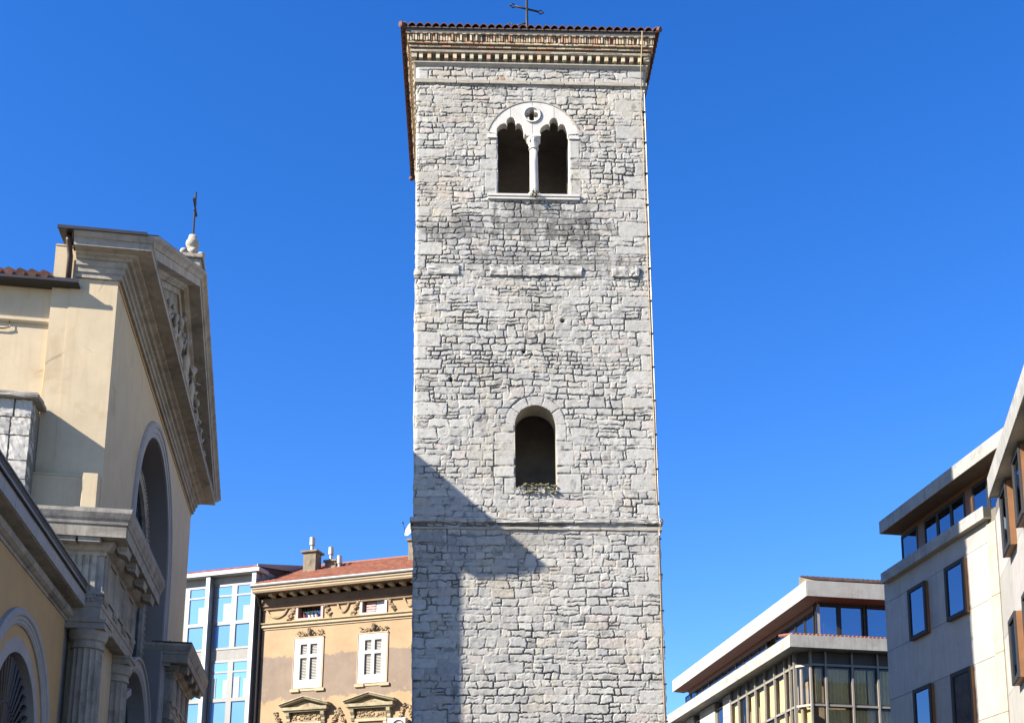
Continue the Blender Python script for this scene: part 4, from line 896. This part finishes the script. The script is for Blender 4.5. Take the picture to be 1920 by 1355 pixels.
# pedimented hoods over the lower windows
def hood(xc, zc, w):
    t = HB; mb = MB(); h = .42
    mb.sweep([(xc-w/2, zc+.02), (xc, zc+h), (xc+w/2, zc+.02)], [(.10, 0), (.10, -.46), (.05, -.48), (.0, -.42), (-.05, -.40), (-.05, -.30), (-.09, -.28), (-.09, 0)], 'xz'); mb.clip((0, 0, zc-.06), (0, 0, -1))
    mb.box(xc-w/2+.10, xc+w/2-.10, -.36, 0, zc-.24, zc-.065); mb.box(xc-w/2+.2, xc+w/2-.2, -.28, 0, zc-.32, zc-.241); mb.prism([(xc-w/2+.3, zc-.05), (xc+w/2-.3, zc-.05), (xc, zc+h-.12)], 'xz', -.15, 0)
    hd = mb.build('window_hood', M['hood'], HB, bevel=.012)
    mb = MB(); mb.prism([(xc-.5, zc-.04), (xc+.5, zc-.04), (xc, zc+.18)], 'xz', -.17, -.151); mb.build('tympanum', M['relief'], hd)
    for s_ in (-1, 1):
        mb = MB(); x = xc+s_*(w/2-.42); mb.prism([(0, zc-.32), (-.26, zc-.34), (-.24, zc-.5), (-.12, zc-.66), (-.14, zc-.78), (-.06, zc-.95), (0, zc-.95)], 'yz', x-.11, x+.11); mb.build('console', M['hood'], hd, bevel=.012)
    mb = MB(); rr = random.Random(int(xc*10)); mb.box(xc-w/2+.62, xc+w/2-.62, -.06, 0, zc-.82, zc-.36)
    for q in range(46): mb.blob((xc+rr.uniform(-w/2+.68, w/2-.68), -.07, zc+rr.uniform(-.78, -.40)), (rr.uniform(.03, .08), .05, rr.uniform(.03, .07)), 1, jit=.2)
    mb.build('carved_panel', M['relief'], hd)
    mb = MB(); mb.box(xc-w/2+.55, xc+w/2-.55, -.1, .05, zc-1.0, zc-.84); mb.box(xc-w/2+.55, xc-w/2+.75, -.08, .05, 9.5, zc-1.0); mb.box(xc+w/2-.75, xc+w/2-.55, -.08, .05, 9.5, zc-1.0); mb.build('surround', M['cream_stucco'], hd)
    for s_ in (-1, 1):
        mb = MB(); rr = random.Random(int(xc*7)+s_); scroll(mb, xc+s_*(w/2+.28), zc-.62, s_, rr, 22, .3, .6); mb.build('stucco_scroll', M['relief'], hd)
hood(2.98, 14.05, 2.95); hood(6.86, 14.05, 2.95); hood(10.9, 14.05, 2.95)
for (x0, x1, z0, z1) in lows:
    mb = MB(); mb.box(x0, x1, .2, .24, z0, z1); f = mb.build('window', M['glass_dark'], HB); mb = MB(); mb.box(x0+.0, x1, .1, .199, z1-.45, z1-.05); mb.box(x0, x0+.1, .1, .199, z0, z1-.45); mb.box(x1-.1, x1, .1, .199, z0, z1-.45); mb.build('frame', M['shutter'], f)
# eaves, brackets, gutter, roof
mb = MB(); mb.sweep([(BW, 0), (-.05, 0), (-.05, .8)][::-1][1:], [(0, 19.62), (-.10, 19.62), (-.10, 19.74), (-.2, 19.80), (-.2, 19.92), (0, 19.92)], 'xy'); mb.box(-.05, BW, -.22, 0, 19.92, 20.22); mb.build('frieze', M['soffit'], HB)
mb = MB(); mb.box(-.25, BW, -.92, 0, 20.40, 20.52); mb.build('eave_board', M['soffit'], HB)
mb = MB(); mb.sweep([(-.25, -.72), (BW, -.72)], [(0, 20.42), (-.20, 20.44), (-.24, 20.50), (-.24, 20.56), (-.30, 20.62), (-.30, 20.70), (0, 20.70)], 'xy'); mb.build('eave_cornice', M['cream_stucco'], HB)
x = .75
while x < BW-.2:
    mb = MB(); mb.prism([(-.66, 20.40), (-.68, 20.27), (-.62, 20.24), (-.40, 20.25), (-.222, 20.22), (-.222, 20.40)], 'yz', x-.12, x+.12); mb.build('bracket', M['cream_stucco'], HB, bevel=.01); x += .66
mb = MB(); mb.tube([(-.3, -1.02, 20.80), (BW, -1.02, 20.80)], .10, 10); mb.box(-.3, BW, -1.0, -.7, 20.705, 20.76); mb.build('gutter', M['zinc'], HB)
mb = MB(); mb.tube([(-.12, -1.0, 20.8), (-.13, -.5, 20.3), (-.14, -.16, 19.7), (-.12, -.14, 0)], .075, 8); mb.build('downpipe', M['dark_metal'], HB)
def tiled_slope(mb, x0, x1, ya, za, yb, zb, step=.34, wid=.30, seed=1, base=(.36, .125, .068)):
    r = random.Random(seed); n = int(math.hypot(yb-ya, zb-za)/step); m = int((x1-x0)/wid); dy, dz = (yb-ya)/n, (zb-za)/n; L = math.hypot(dy, dz); ny, nz = -dz/L, dy/L
    for i in range(n):
        for j in range(m):
            xa = x0+(x1-x0)*j/m; xb = x0+(x1-x0)*(j+1)/m; k = r.uniform(.72, 1.15); c = (base[0]*k, base[1]*k, base[2]*k) if r.random() < .8 else (base[0]*k*.9, base[1]*k*1.3, base[2]*k*1.3)
            a = (ya+dy*i, za+dz*i); b = (ya+dy*(i+1.05), za+dz*(i+1.05)); o = .055
            xm = xa+(xb-xa)*.55
            mb.add([(xa, a[0]+ny*o, a[1]+nz*o), (xm, a[0]+ny*(o+.045), a[1]+nz*(o+.045)), (xb, a[0]+ny*o, a[1]+nz*o), (xb, b[0]+ny*.012, b[1]+nz*.012), (xm, b[0]+ny*.05, b[1]+nz*.05), (xa, b[0]+ny*.012, b[1]+nz*.012), (xa, a[0], a[1]), (xb, a[0], a[1])],
                   [(0, 1, 4, 5), (1, 2, 3, 4), (6, 7, 2, 1, 0)], c)
mb = MB(); tiled_slope(mb, -.25, BW, -1.0, 20.86, 4.6, 23.45); mb.prism([(-1.0, 20.83), (4.6, 23.42), (11.5, 20.83)], 'yz', -.24, BW-.01, (.22, .09, .06)); rf = mb.build('roof', M['flat_tile'], HB)
mb = MB(); x = -.25
while x < BW: mb.tube([(x, 4.6, 23.50), (x+.42, 4.6, 23.52)], [.13, .11], 8, (.30, .11, .065)); x += .38
mb.build('ridge_tiles', M['flat_tile'], rf)
def chimney(x0, x1, y0, y1, z0, z1, cap=.12):
    mb = MB(); mb.rock(x0, x1, y0, y1, z0, z1, .008, n=5); mb.box(x0-cap, x1+cap, y0-cap, y1+cap, z1-.02, z1+.09); c = mb.build('chimney', M['chimney'], rf); return c
def vent(c, x, y, z, h, r_=.11):
    mb = MB(); mb.lathe([(r_*.6, 0), (r_*.6, h*.45), (r_, h*.46), (r_, h), (r_*1.02, h+.01), (.01, h+.05)], (x, y, z), 16); mb.build('vent_pipe', M['galv'], c, auto=40)
c1 = chimney(.80, 1.62, 2.6, 3.3, 21.9, 23.75); vent(c1, 1.20, 2.9, 23.84, .85, .17)
c2 = chimney(1.85, 2.55, 3.3, 3.9, 22.2, 23.30, .08); vent(c2, 2.12, 3.5, 23.39, .80, .16); vent(c2, 2.8, 3.3, 22.7, .85, .15)
mb = MB(); mb.box(2.7, 3.0, 3.1, 3.6, 22.1, 22.75); mb.build('chimney', M['chimney'], rf)
c3 = chimney(7.40, 7.85, 2.8, 3.25, 22.2, 23.85, .10)
# dish on the slender chimney by the tower
D = sub_thing('house', 'satellite_dish', "white satellite dish on the slender chimney beside the tower's left edge", 'satellite dish', (7.42, 2.9, 24.0))
mb = MB(); dirv = Vector((-.5, -.8, .35)).normalized(); up = Vector((.1, -.2, 1)); sx = up.cross(dirv).normalized(); up = dirv.cross(sx); vs = []; fs = []; n = 24
for j in range(6):
    q = j/5*.55
    for k in range(n): a = 2*math.pi*k/n; p = Vector((.05, 0, .62))+sx*q*math.cos(a)*.9+up*q*math.sin(a)+dirv*(.28*q*q-.06); vs.append(p)
for j in range(5):
    for k in range(n): fs.append((j*n+k, j*n+(k+1) % n, (j+1)*n+(k+1) % n, (j+1)*n+k))
mb.add(vs, fs); mb.add([v-dirv*.02 for v in vs], fs); mb.build('reflector', M['plastic'], D, smooth=True)
mb = MB(); mb.tube([(.12, .1, -.1), (.12, .1, .62)], .035, 8); mb.tube([(.12, .1, .5), Vector((.05, 0, .62))-dirv*.05], .03, 6); mb.build('mast', M['galv'], D)
mb = MB(); p = Vector((.05, 0, .62)); mb.tube([p-up*.6, p+dirv*.55], .018, 6); mb.blob(p+dirv*.58, .06, 1); mb.build('feed_arm', M['iron'], D)
# flower pots in the left attic window
pots = [(.36, 'red', 'small red flower pot with green plant, leftmost in the attic window', .14), (.66, 'white', 'white flower pot just right of the red pot in the attic window', .13), (.86, 'white', 'white flower pot second from the right in the attic window row', .13), (1.08, 'white', 'white flower pot furthest right in the attic window row', .13)]
for k, (dx, c, lab, h) in enumerate(pots):
    t = sub_thing('house', 'flower_pot', lab, 'flower pot', (2.18+dx, .10, 19.0), 'flower pots in the attic window')
    mb = MB(); mb.lathe([(.05, 0), (.085, h), (.095, h), (.095, h+.03), (.08, h+.03), (.07, h-.01)], (0, 0, .0), 16); mb.build('pot', M[c+'_pot'], t, auto=40)
    mb = MB(); rr = random.Random(k)
    for q in range(70):
        a = rr.uniform(0, 6.28); d = Vector((math.cos(a)*.5, math.sin(a)*.5, rr.uniform(.3, 1.2))).normalized(); p = Vector((rr.uniform(-.05, .05), rr.uniform(-.05, .05), h+rr.uniform(0, .18))); sd = d.cross(Vector((rr.random(), rr.random(), .2))).normalized()*.025; l = rr.uniform(.06, .16)
        mb.add([p, p+d*l*.5+sd, p+d*l, p+d*l*.5-sd], [(0, 1, 2, 3)])
    mb.build('foliage', M['leaf'], t)
# air conditioner under the second hood
A = sub_thing('house', 'air_conditioner', 'white air conditioner box fixed low on the apricot wall beside the tower', 'air conditioner', (8.52, -.42, 12.0))
mb = MB(); mb.box(-.52, .52, 0, .36, .25, 1.08); mb.build('casing', M['plastic'], A, bevel=.02)
mb = MB(); mb.tube([(.12+.32*math.cos(k*math.pi/12), -.012, .62+.32*math.sin(k*math.pi/12)) for k in range(25)], .03, 6)
for rr in (.08, .16, .24): mb.tube([(.12+rr*math.cos(k*math.pi/10), -.012, .62+rr*math.sin(k*math.pi/10)) for k in range(21)], .008, 4)
mb.build('fan_grille', M['dark_metal'], A)
mb = MB(); mb.box(-.4, -.34, 0, .42, .18, .249); mb.box(.34, .4, 0, .42, .18, .249); mb.build('mounting_bracket', M['galv'], A)

# ================================================================== GLASS OFFICE BUILDING
GB = thing('office_building', 'blue glass office building with aluminium fins and a red sloping roof', 'building', BO, -.35)
GX0, GX1 = -12.0, -.34
mb = MB(); mb.box(GX0, GX1, .55, 10, 0, 22.0); mb.build('core', M['dark_room'], GB)
bays = [(-6.55, -3.62), (-3.30, -.62)]; bays += [(-9.8, -6.85)]
per = 4.42
for (a, b) in bays:
    m = (a+b)/2 if b > -1 else (a+b)/2
    for fl in range(3):
        dz = -per*fl
        cols = [(a+.10, m-.17), (m+.17, b-.06)]
        holes = []
        for (c, d) in cols: holes += [rect(c, d, 20.76+dz, 21.26+dz), rect(c, d, 19.22+dz, 20.66+dz), rect(c, d, 17.70+dz, 19.02+dz)]
        f = plate('window_bay', rect(a, b, 17.58+dz, 21.40+dz), holes, -.03, .10, M['alu'], GB)
        for (c, d) in cols:
            mb = MB(); mb.box(c-.02, d+.02, .03, .05, 20.74+dz, 21.28+dz); mb.build('pane', M['glass_blue'], f)
            mb = MB(); mb.box(c-.02, d+.02, .03, .05, 19.2+dz, 20.68+dz); mb.build('pane', M['glass_blue'], f)
            mb = MB(); mb.box(c-.02, d+.02, .03, .05, 17.68+dz, 19.04+dz); mb.build('spandrel', M['spandrel'], f)
            rr = random.Random(int(c*100)+fl); 
            mb = MB(); bw = (d-c)*rr.uniform(.38, .62); bh = rr.uniform(.75, 1.2)
            if fl == 0: mb.box(d-bw, d-.01, -.004, .025, 19.23+dz, 19.23+dz+bh)
            else: mb.box(c+.08, c+.08+bw*.55, -.004, .025, 19.23+dz, 19.23+dz+bh); mb.box(d-bw*.6, d-.01, -.004, .025, 19.23+dz, 19.23+dz+bh*.9)
            mb.build('blind', M['blind'], f)
        mb = MB(); mb.box(a, b, .0, .12, 16.98+dz, 17.575+dz); mb.build('concrete_band', M['concrete'], GB)
for x in (-3.47, -.48, -6.70): mb = MB(); mb.box(x-.13, x+.13, -.45, .1, 0, 21.80); mb.build('fin', M['alu_strip'], GB, bevel=.01)
mb = MB(); mb.box(GX0, GX1, -.04, .5, 21.41, 21.80); mb.build('concrete_band', M['concrete'], GB)
mb = MB(); mb.box(GX0, GX1+.22, -.55, .5, 21.82, 22.06); mb.build('roof_fascia', M['white_paint'], GB, bevel=.012)
mb = MB(); tiled_slope(mb, GX0, GX1+.1, -.55, 22.07, 6.0, 23.9, seed=4, base=(.42, .10, .06)); mb.prism([(-.5, 22.065), (6.0, 23.87), (6.0, 22.065)], 'yz', GX0, GX1-.0, (.12, .06, .05)); mb.build('roof', M['flat_tile'], GB)
mb = MB(); mb.prism([(-.60, 22.07), (-.60, 22.20), (6.05, 24.05), (6.2, 23.95), (6.2, 23.0), (5.6, 23.35)], 'yz', GX1+.11, GX1+.16); mb.build('gable_flashing', M['zinc'], GB)
mb = MB(); mb.box(GX1-.02, GX1+.1, .0, 6, 20.9, 22.06); mb.build('side_cladding', M['concrete'], GB)

# ================================================================== CONCRETE OFFICE BLOCK WITH TWO EAVES (x right, y away)
CO = at_y(1512, 1087, 66.0); CO.z = 0
CB = thing('office_block', 'pale concrete office block with two deep eaves and curtained windows behind the stone building', 'building', CO, .1468)
FR['block'] = CB.matrix_world.copy()
FX, LY = 11.0, 27.2            # length of the front and of the left side
def eave(name, off, z0, z1, th, mat, xe, ye):
    mb = MB(); o = -off
    mb.box(o, xe, o, o+th, z0, z1); mb.box(o, o+th, o+th, ye, z0, z1); mb.box(o+th, xe, ye-th, ye, z0, z1)
    return mb.build(name, mat, CB, bevel=.015)
# joints in the fascia = separate boards
def boards(name, off, z0, z1, mat, xe, ye, step, seed):
    mb = MB(); r = random.Random(seed); o = -off
    x = o
    while x < xe-.05: w = min(step*r.uniform(.9, 1.1), xe-x); mb.box(x+.008, x+w-.008, o-.03, o-.001, z0, z1); x += w
    y = o
    while y < ye-.05: w = min(step*r.uniform(.9, 1.1), ye-y); mb.box(o-.03, o-.001, y+.008, y+w-.008, z0, z1); y += w
    return mb.build(name, mat, CB, bevel=.006)
eave('roof_edge', -.03, 20.88, 21.72, .35, M['pale_concrete'], FX, LY); boards('roof_fascia', 0, 20.86, 21.77, M['pale_concrete'], FX, LY, 2.9, 1)
mb = MB(); mb.box(.34, FX, .34, LY-.34, 20.93, 21.6); mb.build('roof_slab', M['redwood'], CB)
mb = MB(); mb.prism([(.05, 20.87), (.9, 20.80), (.9, 20.92), (.05, 20.92)], 'yz', .06, FX); mb.prism([(.05, 20.87), (.9, 20.80), (.9, 20.92), (.05, 20.92)], 'xz', .06, LY-.06); mb.build('soffit', M['redwood'], CB)
mb = MB(); tiled_slope(mb, .55, FX, .28, 21.92, 2.6, 22.80, seed=9, base=(.26, .15, .11)); mb.build('roof_tiles', M['flat_tile'], CB)
mb = MB(); mb.prism([(.36, 21.7), (.36, 21.90), (2.6, 22.76), (3.2, 22.0), (LY-4, 22.0), (LY-.3, 21.7)], 'yz', 5.5, FX); mb.prism([(.36, 21.7), (.36, 21.90), (2.6, 22.76), (2.7, 21.7)], 'yz', .62, 5.5); mb.build('roof_body', M['chimney'], CB)
# recessed top storey glazing
def glazed(name, u0, u1, z0, z1, side, d, mat, fw=.07, frame='dark_frame', drape=None, par=None):
    """one window: frame with its pane; side 'f' faces the viewer (u = x), 'l' the left street (u = y)"""
    mb = MB()
    def b(a, c, e, f, y0, y1):
        if side == 'f': mb.box(a, c, d+y0, d+y1, e, f)
        else: mb.box(d+y0, d+y1, a, c, e, f)
    b(u0, u1, z0, z0+fw, -.03, .06); b(u0, u1, z1-fw, z1, -.03, .06); b(u0, u0+fw, z0+fw, z1-fw, -.03, .06); b(u1-fw, u1, z0+fw, z1-fw, -.03, .06)
    f_ = mb.build('window', M[frame], par or CB)
    mb = MB(); b(u0+fw*.6, u1-fw*.6, z0+fw*.6, z1-fw*.6, .0, .02); mb.build('pane', M[mat], f_)
    if drape:
        mb = MB(); r = random.Random(int(u0*100)+int(z0*10))
        for (a, c) in drape:
            n = max(6, int((c-a)/.035)); vs = []
            for i in range(n+1):
                u = a+(c-a)*i/n; o = .16+.035*math.sin(i*1.05+r.random()*.5)+r.uniform(-.008, .008)
                for z in (z0+.05, z1-.12): vs.append((u, d+o, z) if side == 'f' else (d+o, u, z))
            mb.add(vs, [(2*i, 2*i+2, 2*i+3, 2*i+1) for i in range(n)])
        mb.build('curtain', M['drape'], f_, smooth=True)
    return f_
for a, c in [(.86, 2.18), (2.32, 3.66), (3.90, 5.24), (5.4, 6.8)]: glazed('w', a, c, 18.35, 20.78, 'f', 1.0, 'glass_dark')
yy = [1.55, 2.95, 4.35, 6.0, 7.65]
for i in range(4): glazed('w', yy[i]-.1+.12, yy[i+1]-.1, 18.35, 20.5, 'l', 1.0, 'glass_dark')
y = 9.2
while y < 26.0: glazed('w', y+.06, y+1.44, 18.35, 20.5, 'l', 1.0, 'glass_dark'); y += 1.5
mb = MB(); mb.box(1.6, FX, 1.6, LY-1, 18.3, 20.9); mb.box(.98, 1.12, .98, 1.12, 18.3, 20.85); mb.build('top_storey', M['dark_room'], CB)
mb = MB(); mb.box(.97, 1.06, 1.5, LY-1, 20.5, 20.88); mb.build('lintel_board', M['redwood'], CB)
for y in (9.25, 15.2, 21.2): mb = MB(); mb.box(.95, 1.05, y-.14, y+.06, 18.3, 20.5); mb.build('post', M['dark_frame'], CB)
for x in (2.25, 3.78): mb = MB(); mb.box(x-.06, x+.06, .96, 1.06, 18.3, 20.8); mb.build('post', M['dark_frame'], CB)
# lower eave
eave('lower_eave', 1.72, 17.46, 18.10, .3, M['stained_concrete'], FX, 22.6); boards('lower_fascia', 1.75, 17.44, 18.13, M['stained_concrete'], FX, 22.6, 3.4, 2)
mb = MB(); mb.box(-1.45, FX, -1.45, 22.4, 17.50, 17.58); mb.box(-1.45, .95, -1.45, 22.4, 17.9, 18.02); mb.build('eave_soffit', M['stained_concrete'], CB)
mb = MB(); r = random.Random(4); x = -1.5
while x < FX:
    for j in range(4):
        k = r.uniform(.8, 1.2); mb.tube([(x, -1.62+j*.5, 18.16+j*.10), (x, -1.05+j*.5, 18.30+j*.10)], [.10, .085], 8, (.29*k, .10*k, .055*k))
    x += .23
mb.build('eave_tiles', M['flat_tile'], CB)
# curtain wall under the lower eave
CD = -.9
mb = MB(); mb.box(-.05, FX, -.05, 20.5, 0, 17.45); mb.build('core', M['dark_room'], CB)
mull = [-.35, .50, 2.02, 3.50, 5.0, 6.5]
for i in range(len(mull)-1):
    a, c = mull[i]+.05, mull[i+1]-.05
    dr = [(a+.25, c-.12)] if i == 0 else ([(a+.08, c-.12)] if i == 1 else [(a+.18, a+.62*(c-a)), (a+.68*(c-a), c-.1)])
    glazed('w', a, c, 14.55, 16.66, 'f', CD, 'glass_clear', .05, 'dark_frame', dr)
    glazed('w', a, c, 12.3, 14.42, 'f', CD, 'glass_clear', .05, 'dark_frame', [(a+.05, c-.06)] if i else None)
lm = [-.20, .40, 1.22, 2.82, 4.39, 6.03, 7.52, 9.07, 10.6]
for i in range(len(lm)-1):
    a, c = lm[i]+.05, lm[i+1]-.05
    dr = None if i in (0, 6) else [(a+.35*(c-a), c-.04)]
    glazed('w', a, c, 14.55, 16.66, 'l', CD, 'glass_clear', .04, 'dark_frame', dr)
    glazed('w', a, c, 12.3, 14.42, 'l', CD, 'glass_clear', .04, 'dark_frame', [(a+.05, c-.05)] if i % 3 else None)
for x in mull: mb = MB(); mb.box(x-.05, x+.05, CD-.14, CD+.05, 9, 17.46); mb.build('mullion', M['grey_frame'], CB)
for y in lm: mb = MB(); mb.box(CD-.14, CD+.05, y-.05, y+.05, 9, 17.46); mb.build('mullion', M['grey_frame'], CB)
for z in (16.71, 14.48, 12.25): mb = MB(); mb.box(-.35, FX, CD-.10, CD+.05, z-.06, z+.06); mb.box(CD-.10, CD+.05, -.2, 10.6, z-.06, z+.06); mb.prism([(CD-.08, -.2), (CD+.05, -.2), (-.35, CD+.05), (-.35, CD-.08)], 'xy', z-.06, z+.06); mb.build('transom', M['grey_frame'], CB)
mb = MB(); mb.box(-.3, FX, CD, CD+.05, 16.78, 17.46); mb.box(CD, CD+.05, -.2, 10.6, 16.78, 17.46); mb.prism([(CD, -.2), (CD+.05, -.2), (-.3, CD+.05), (-.3, CD)], 'xy', 16.78, 17.46); mb.build('brown_band', M['brown_panel'], CB)
mb = MB(); q = .03
mb.prism([(CD+q, -.2), (CD+q+.02, -.2), (-.35, CD+q+.02), (-.35, CD+q)], 'xy', 9, 16.65); cp = mb.build('corner_window', M['glass_clear'], CB)
mb = MB(); mb.tube([(CD+.30, -.28, 9), (CD+.30, -.28, 17.4)], .11, 10); mb.build('corner_post', M['grey_frame'], CB)
mb = MB(); mb.prism([(CD+.1, .35), (CD+.35, .35), (-.05, CD+.55), (-.2, CD+.35)], 'xy', 12.4, 14.4); mb.build('curtain', M['drape'], cp)
# stone piers with slit windows further along
def pier_(y0, y1):
    mb = MB(); z = 9.0
    while z < 17.45: h = min(1.18, 17.45-z); mb.box(CD-.02, CD+.4, y0, y1, z+.012, z+h-.006, (.52, .46, .38)); z += h
    mb.build('stone_pier', M['panel'], CB, bevel=.008)
pier_(10.7, 12.4); pier_(14.15, 17.4); pier_(18.9, 20.6)
for a, c in ((12.4, 14.15), (17.4, 18.9)):
    glazed('w', a+.05, c-.05, 14.5, 17.0, 'l', CD+.15, 'glass_dark', .06, 'grey_frame'); glazed('w', a+.05, c-.05, 11.9, 14.4, 'l', CD+.15, 'glass_dark', .06, 'grey_frame')
# lower neighbour wing at the far end
mb = MB(); mb.box(-1.2, FX, 22.7, 31, 0, 17.3); mb.box(-1.5, FX, 22.65, 31.3, 17.3, 17.75); mb.build('end_wing', M['pale_concrete'], CB, bevel=.01)

# ================================================================== STONE-PANELLED BUILDING ON THE RIGHT (x towards the camera, y inward)
RA = math.atan2(-1, .1468)
RB = thing('panelled_building', 'cream stone panelled building with projecting wooden window boxes at the right edge', 'building', (18.08, 47.29, 0), RA)
FR['panelled'] = RB.matrix_world.copy()
XL, XR_ = -7.05, 1.97
NA = math.atan2(-1, -.26)-RA     # the nearer wall turns towards the viewer's right
nM = RB.matrix_world.inverted() @ Matrix.Translation((18.46, 44.72, 0)) @ Matrix.Rotation(math.atan2(-1, -.26), 4, 'Z')
def tn(p): q = nM @ Vector(p); return (q.x, q.y, q.z)
class NB(MB):
    """builder in the axes of the nearer, turned wall"""
    def build(s, *a, **k): s.v = [tn(p) for p in s.v]; return MB.build(s, *a, **k)
mb = MB(); mb.box(XL+.02, 2.6, .06, 9, 0, 18.3); mb.build('wall_core', M['panel_joint'], RB)
mb = NB(); mb.box(0, 17, .06, 9, 0, 18.4); mb.build('wall_core', M['panel_joint'], RB)
def panels(cls, x0, x1, joints, step, seed, z1):
    mb = cls(); r = random.Random(seed); zs_ = [0]+joints+[z1]
    for i in range(len(zs_)-1):
        x = x0; first = True
        while x < x1-.05:
            w = step*r.uniform(.85, 1.15); w = x1-x if x+w > x1-.6 else w; o = r.uniform(-.003, .003); g = .003
            k = r.uniform(.80, 1.06); mb.box(x+g, x+w-g, o, .055, zs_[i]+.009, zs_[i+1]-.009, (.44*k, .42*k*r.uniform(.98, 1.01), .385*k*r.uniform(.95, 1.03))); x += w
    return mb.build('stone_panel', M['panel'], RB)
panels(MB, XL, XR_, [3.6, 5.85, 8.08, 10.32, 12.57, 14.82, 17.07], 2.3, 3, 18.0)
panels(NB, .12, 17, [4.2, 6.4, 8.65, 10.85, 13.0, 15.35], 3.0, 6, 17.85)
mb = MB(); z = 0
for h in (3.3, 2.25, 2.25, 2.5, 2.3, 2.25, 2.9): mb.box(XR_+.01, 2.62, -.05, .3, z+.008, z+h-.008); z += h
mb.build('corner_pier', M['pier'], RB, bevel=.01)
def winbox(cls, x0, x1, z0, z1, d=.17, blind=0):
    t = .085; mb = cls()
    mb.box(x0, x0+t, -d, .1, z0, z1); mb.box(x1-t, x1, -d, .1, z0, z1); mb.box(x0+t, x1-t, -d, .1, z1-t, z1); mb.box(x0+t, x1-t, -d, .1, z0, z0+t); f_ = mb.build('window', M['wood_frame'], RB, bevel=.008)
    mb = cls(); q = .17
    mb.box(x0-.004, x0+q, -d-.02, -d+.05, z0-.004, z1+.004); mb.box(x1-q, x1+.004, -d-.02, -d+.05, z0-.004, z1+.004); mb.box(x0+q, x1-q, -d-.02, -d+.05, z1-q, z1+.004); mb.box(x0+q, x1-q, -d-.02, -d+.05, z0-.004, z0+q); mb.build('frame', M['dark_frame'], f_, bevel=.006)
    mb = cls(); mb.box(x0+q-.01, x1-q+.01, -d+.03, -d+.045, z0+q-.01, z1-q+.01); mb.build('pane', M['glass_dark'], f_)
    mb = cls(); mb.box(x0+t, x1-t, .0, .05, z0+t, z1-t); mb.build('backing', M['concrete'], f_)
    if blind: mb = cls(); mb.box(x0+.16, x1-.16, -d+.06, -d+.075, z1-.17-blind, z1-.15); mb.build('roller_blind', M['blind'], f_)
    return f_
for x0, x1 in ((-4.50, -2.92), (-1.22, .34)):
    for k, (z0, z1) in enumerate(((14.70, 16.98), (10.22, 12.52))): winbox(MB, x0, x1, z0, z1, .17, (.0, .55)[x0 > -2] if k == 0 else (.9, .35)[x0 > -2])
w0 = (-3.62, 15.6)
for x0, x1 in ((3.2, 4.72), (6.45, 7.97), (9.7, 11.2), (13.0, 14.5)):
    for z0, z1 in ((15.25, 17.58), (10.6, 12.9)): winbox(NB, x0, x1, z0, z1, .26)
# lower fascia, recessed top storey, roof
mb = MB(); x = XL+.32
while x < 2.25: w = min(1.6, 2.25-x); w = 2.25-x if 2.25-x-w < .3 else w; mb.box(x+.006, x+w-.006, -.30, -.255, 17.93, 18.42); x += w
mb.build('lower_fascia', M['fascia'], RB, bevel=.008)
mb = MB(); mb.box(XL+.33, 2.24, -.25, 1.2, 17.97, 18.40); mb.build('balcony_slab', M['brown_panel'], RB)
mb = MB(); mb.box(XL+.33, 2.24, -.24, .06, 17.955, 17.968); mb.build('fascia_soffit', M['pier'], RB)
gy = .45
mb = MB(); mb.box(XL+1.2, 2.4, gy+.25, 6, 18.3, 20.1); mb.box(XL+1.1, 2.6, gy-.02, gy+.1, 19.98, 20.2); mb.build('top_storey', M['wood_frame'], RB)
for a, c in [(-5.85, -4.50), (-3.66, -2.68), (-2.48, -1.50), (-1.30, -.38), (.42, 1.42), (1.62, 2.3)]:
    mb = MB(); mb.box(a-.10, a, gy-.05, gy+.1, 18.41, 19.98); mb.box(c, c+.10, gy-.05, gy+.1, 18.41, 19.98); mb.box(a, c, gy-.05, gy+.1, 19.84, 19.98); mb.box(a, c, gy-.05, gy+.1, 18.41, 18.5); f_ = mb.build('window', M['dark_frame'], RB)
    mb = MB(); mb.box(a, c, gy-.02, gy+.0, 18.5, 19.84); mb.build('pane', M['glass_dark'], f_)
    mb = MB(); mb.box(a, c, gy+.12, gy+.16, 18.5, 19.84); mb.build('backing', M['concrete'], f_)
for a, c in [(-4.39, -3.77), (-.27, .31)]: mb = MB(); mb.box(a, c, gy-.03, gy+.12, 18.41, 19.98); mb.build('timber_post', M['wood_frame'], RB)
mb = MB(); mb.box(-6.25, 5.2, -.40, 6, 20.22, 20.68); mb.build('roof_slab', M['wood_frame'], RB)
mb = MB(); x = -6.30
while x < 5.2: w = min(2.2, 5.25-x); mb.box(x+.006, x+w-.006, -.46, -.401, 20.16, 20.75); x += w
mb.box(-6.30, -6.251, -.40, 6, 20.16, 20.75); mb.build('roof_fascia', M['fascia'], RB, bevel=.012)
mb = MB(); mb.box(-6.2, 5.2, -.38, .55, 20.19, 20.219); mb.build('timber_soffit', M['soffit'], RB)
# the nearer wing's eave band
mb = NB(); x = 2.7
while x < 17: w = 2.4; mb.box(x+.006, x+w-.006, -.56, -.50, 17.68, 18.46); x += w
mb.box(2.70, 2.755, -.5, 3, 17.68, 18.46); mb.build('wing_fascia', M['fascia'], RB, bevel=.012)
mb = NB(); mb.box(2.76, 17, -.49, 3, 17.72, 18.44); mb.build('wing_roof_slab', M['pier'], RB)
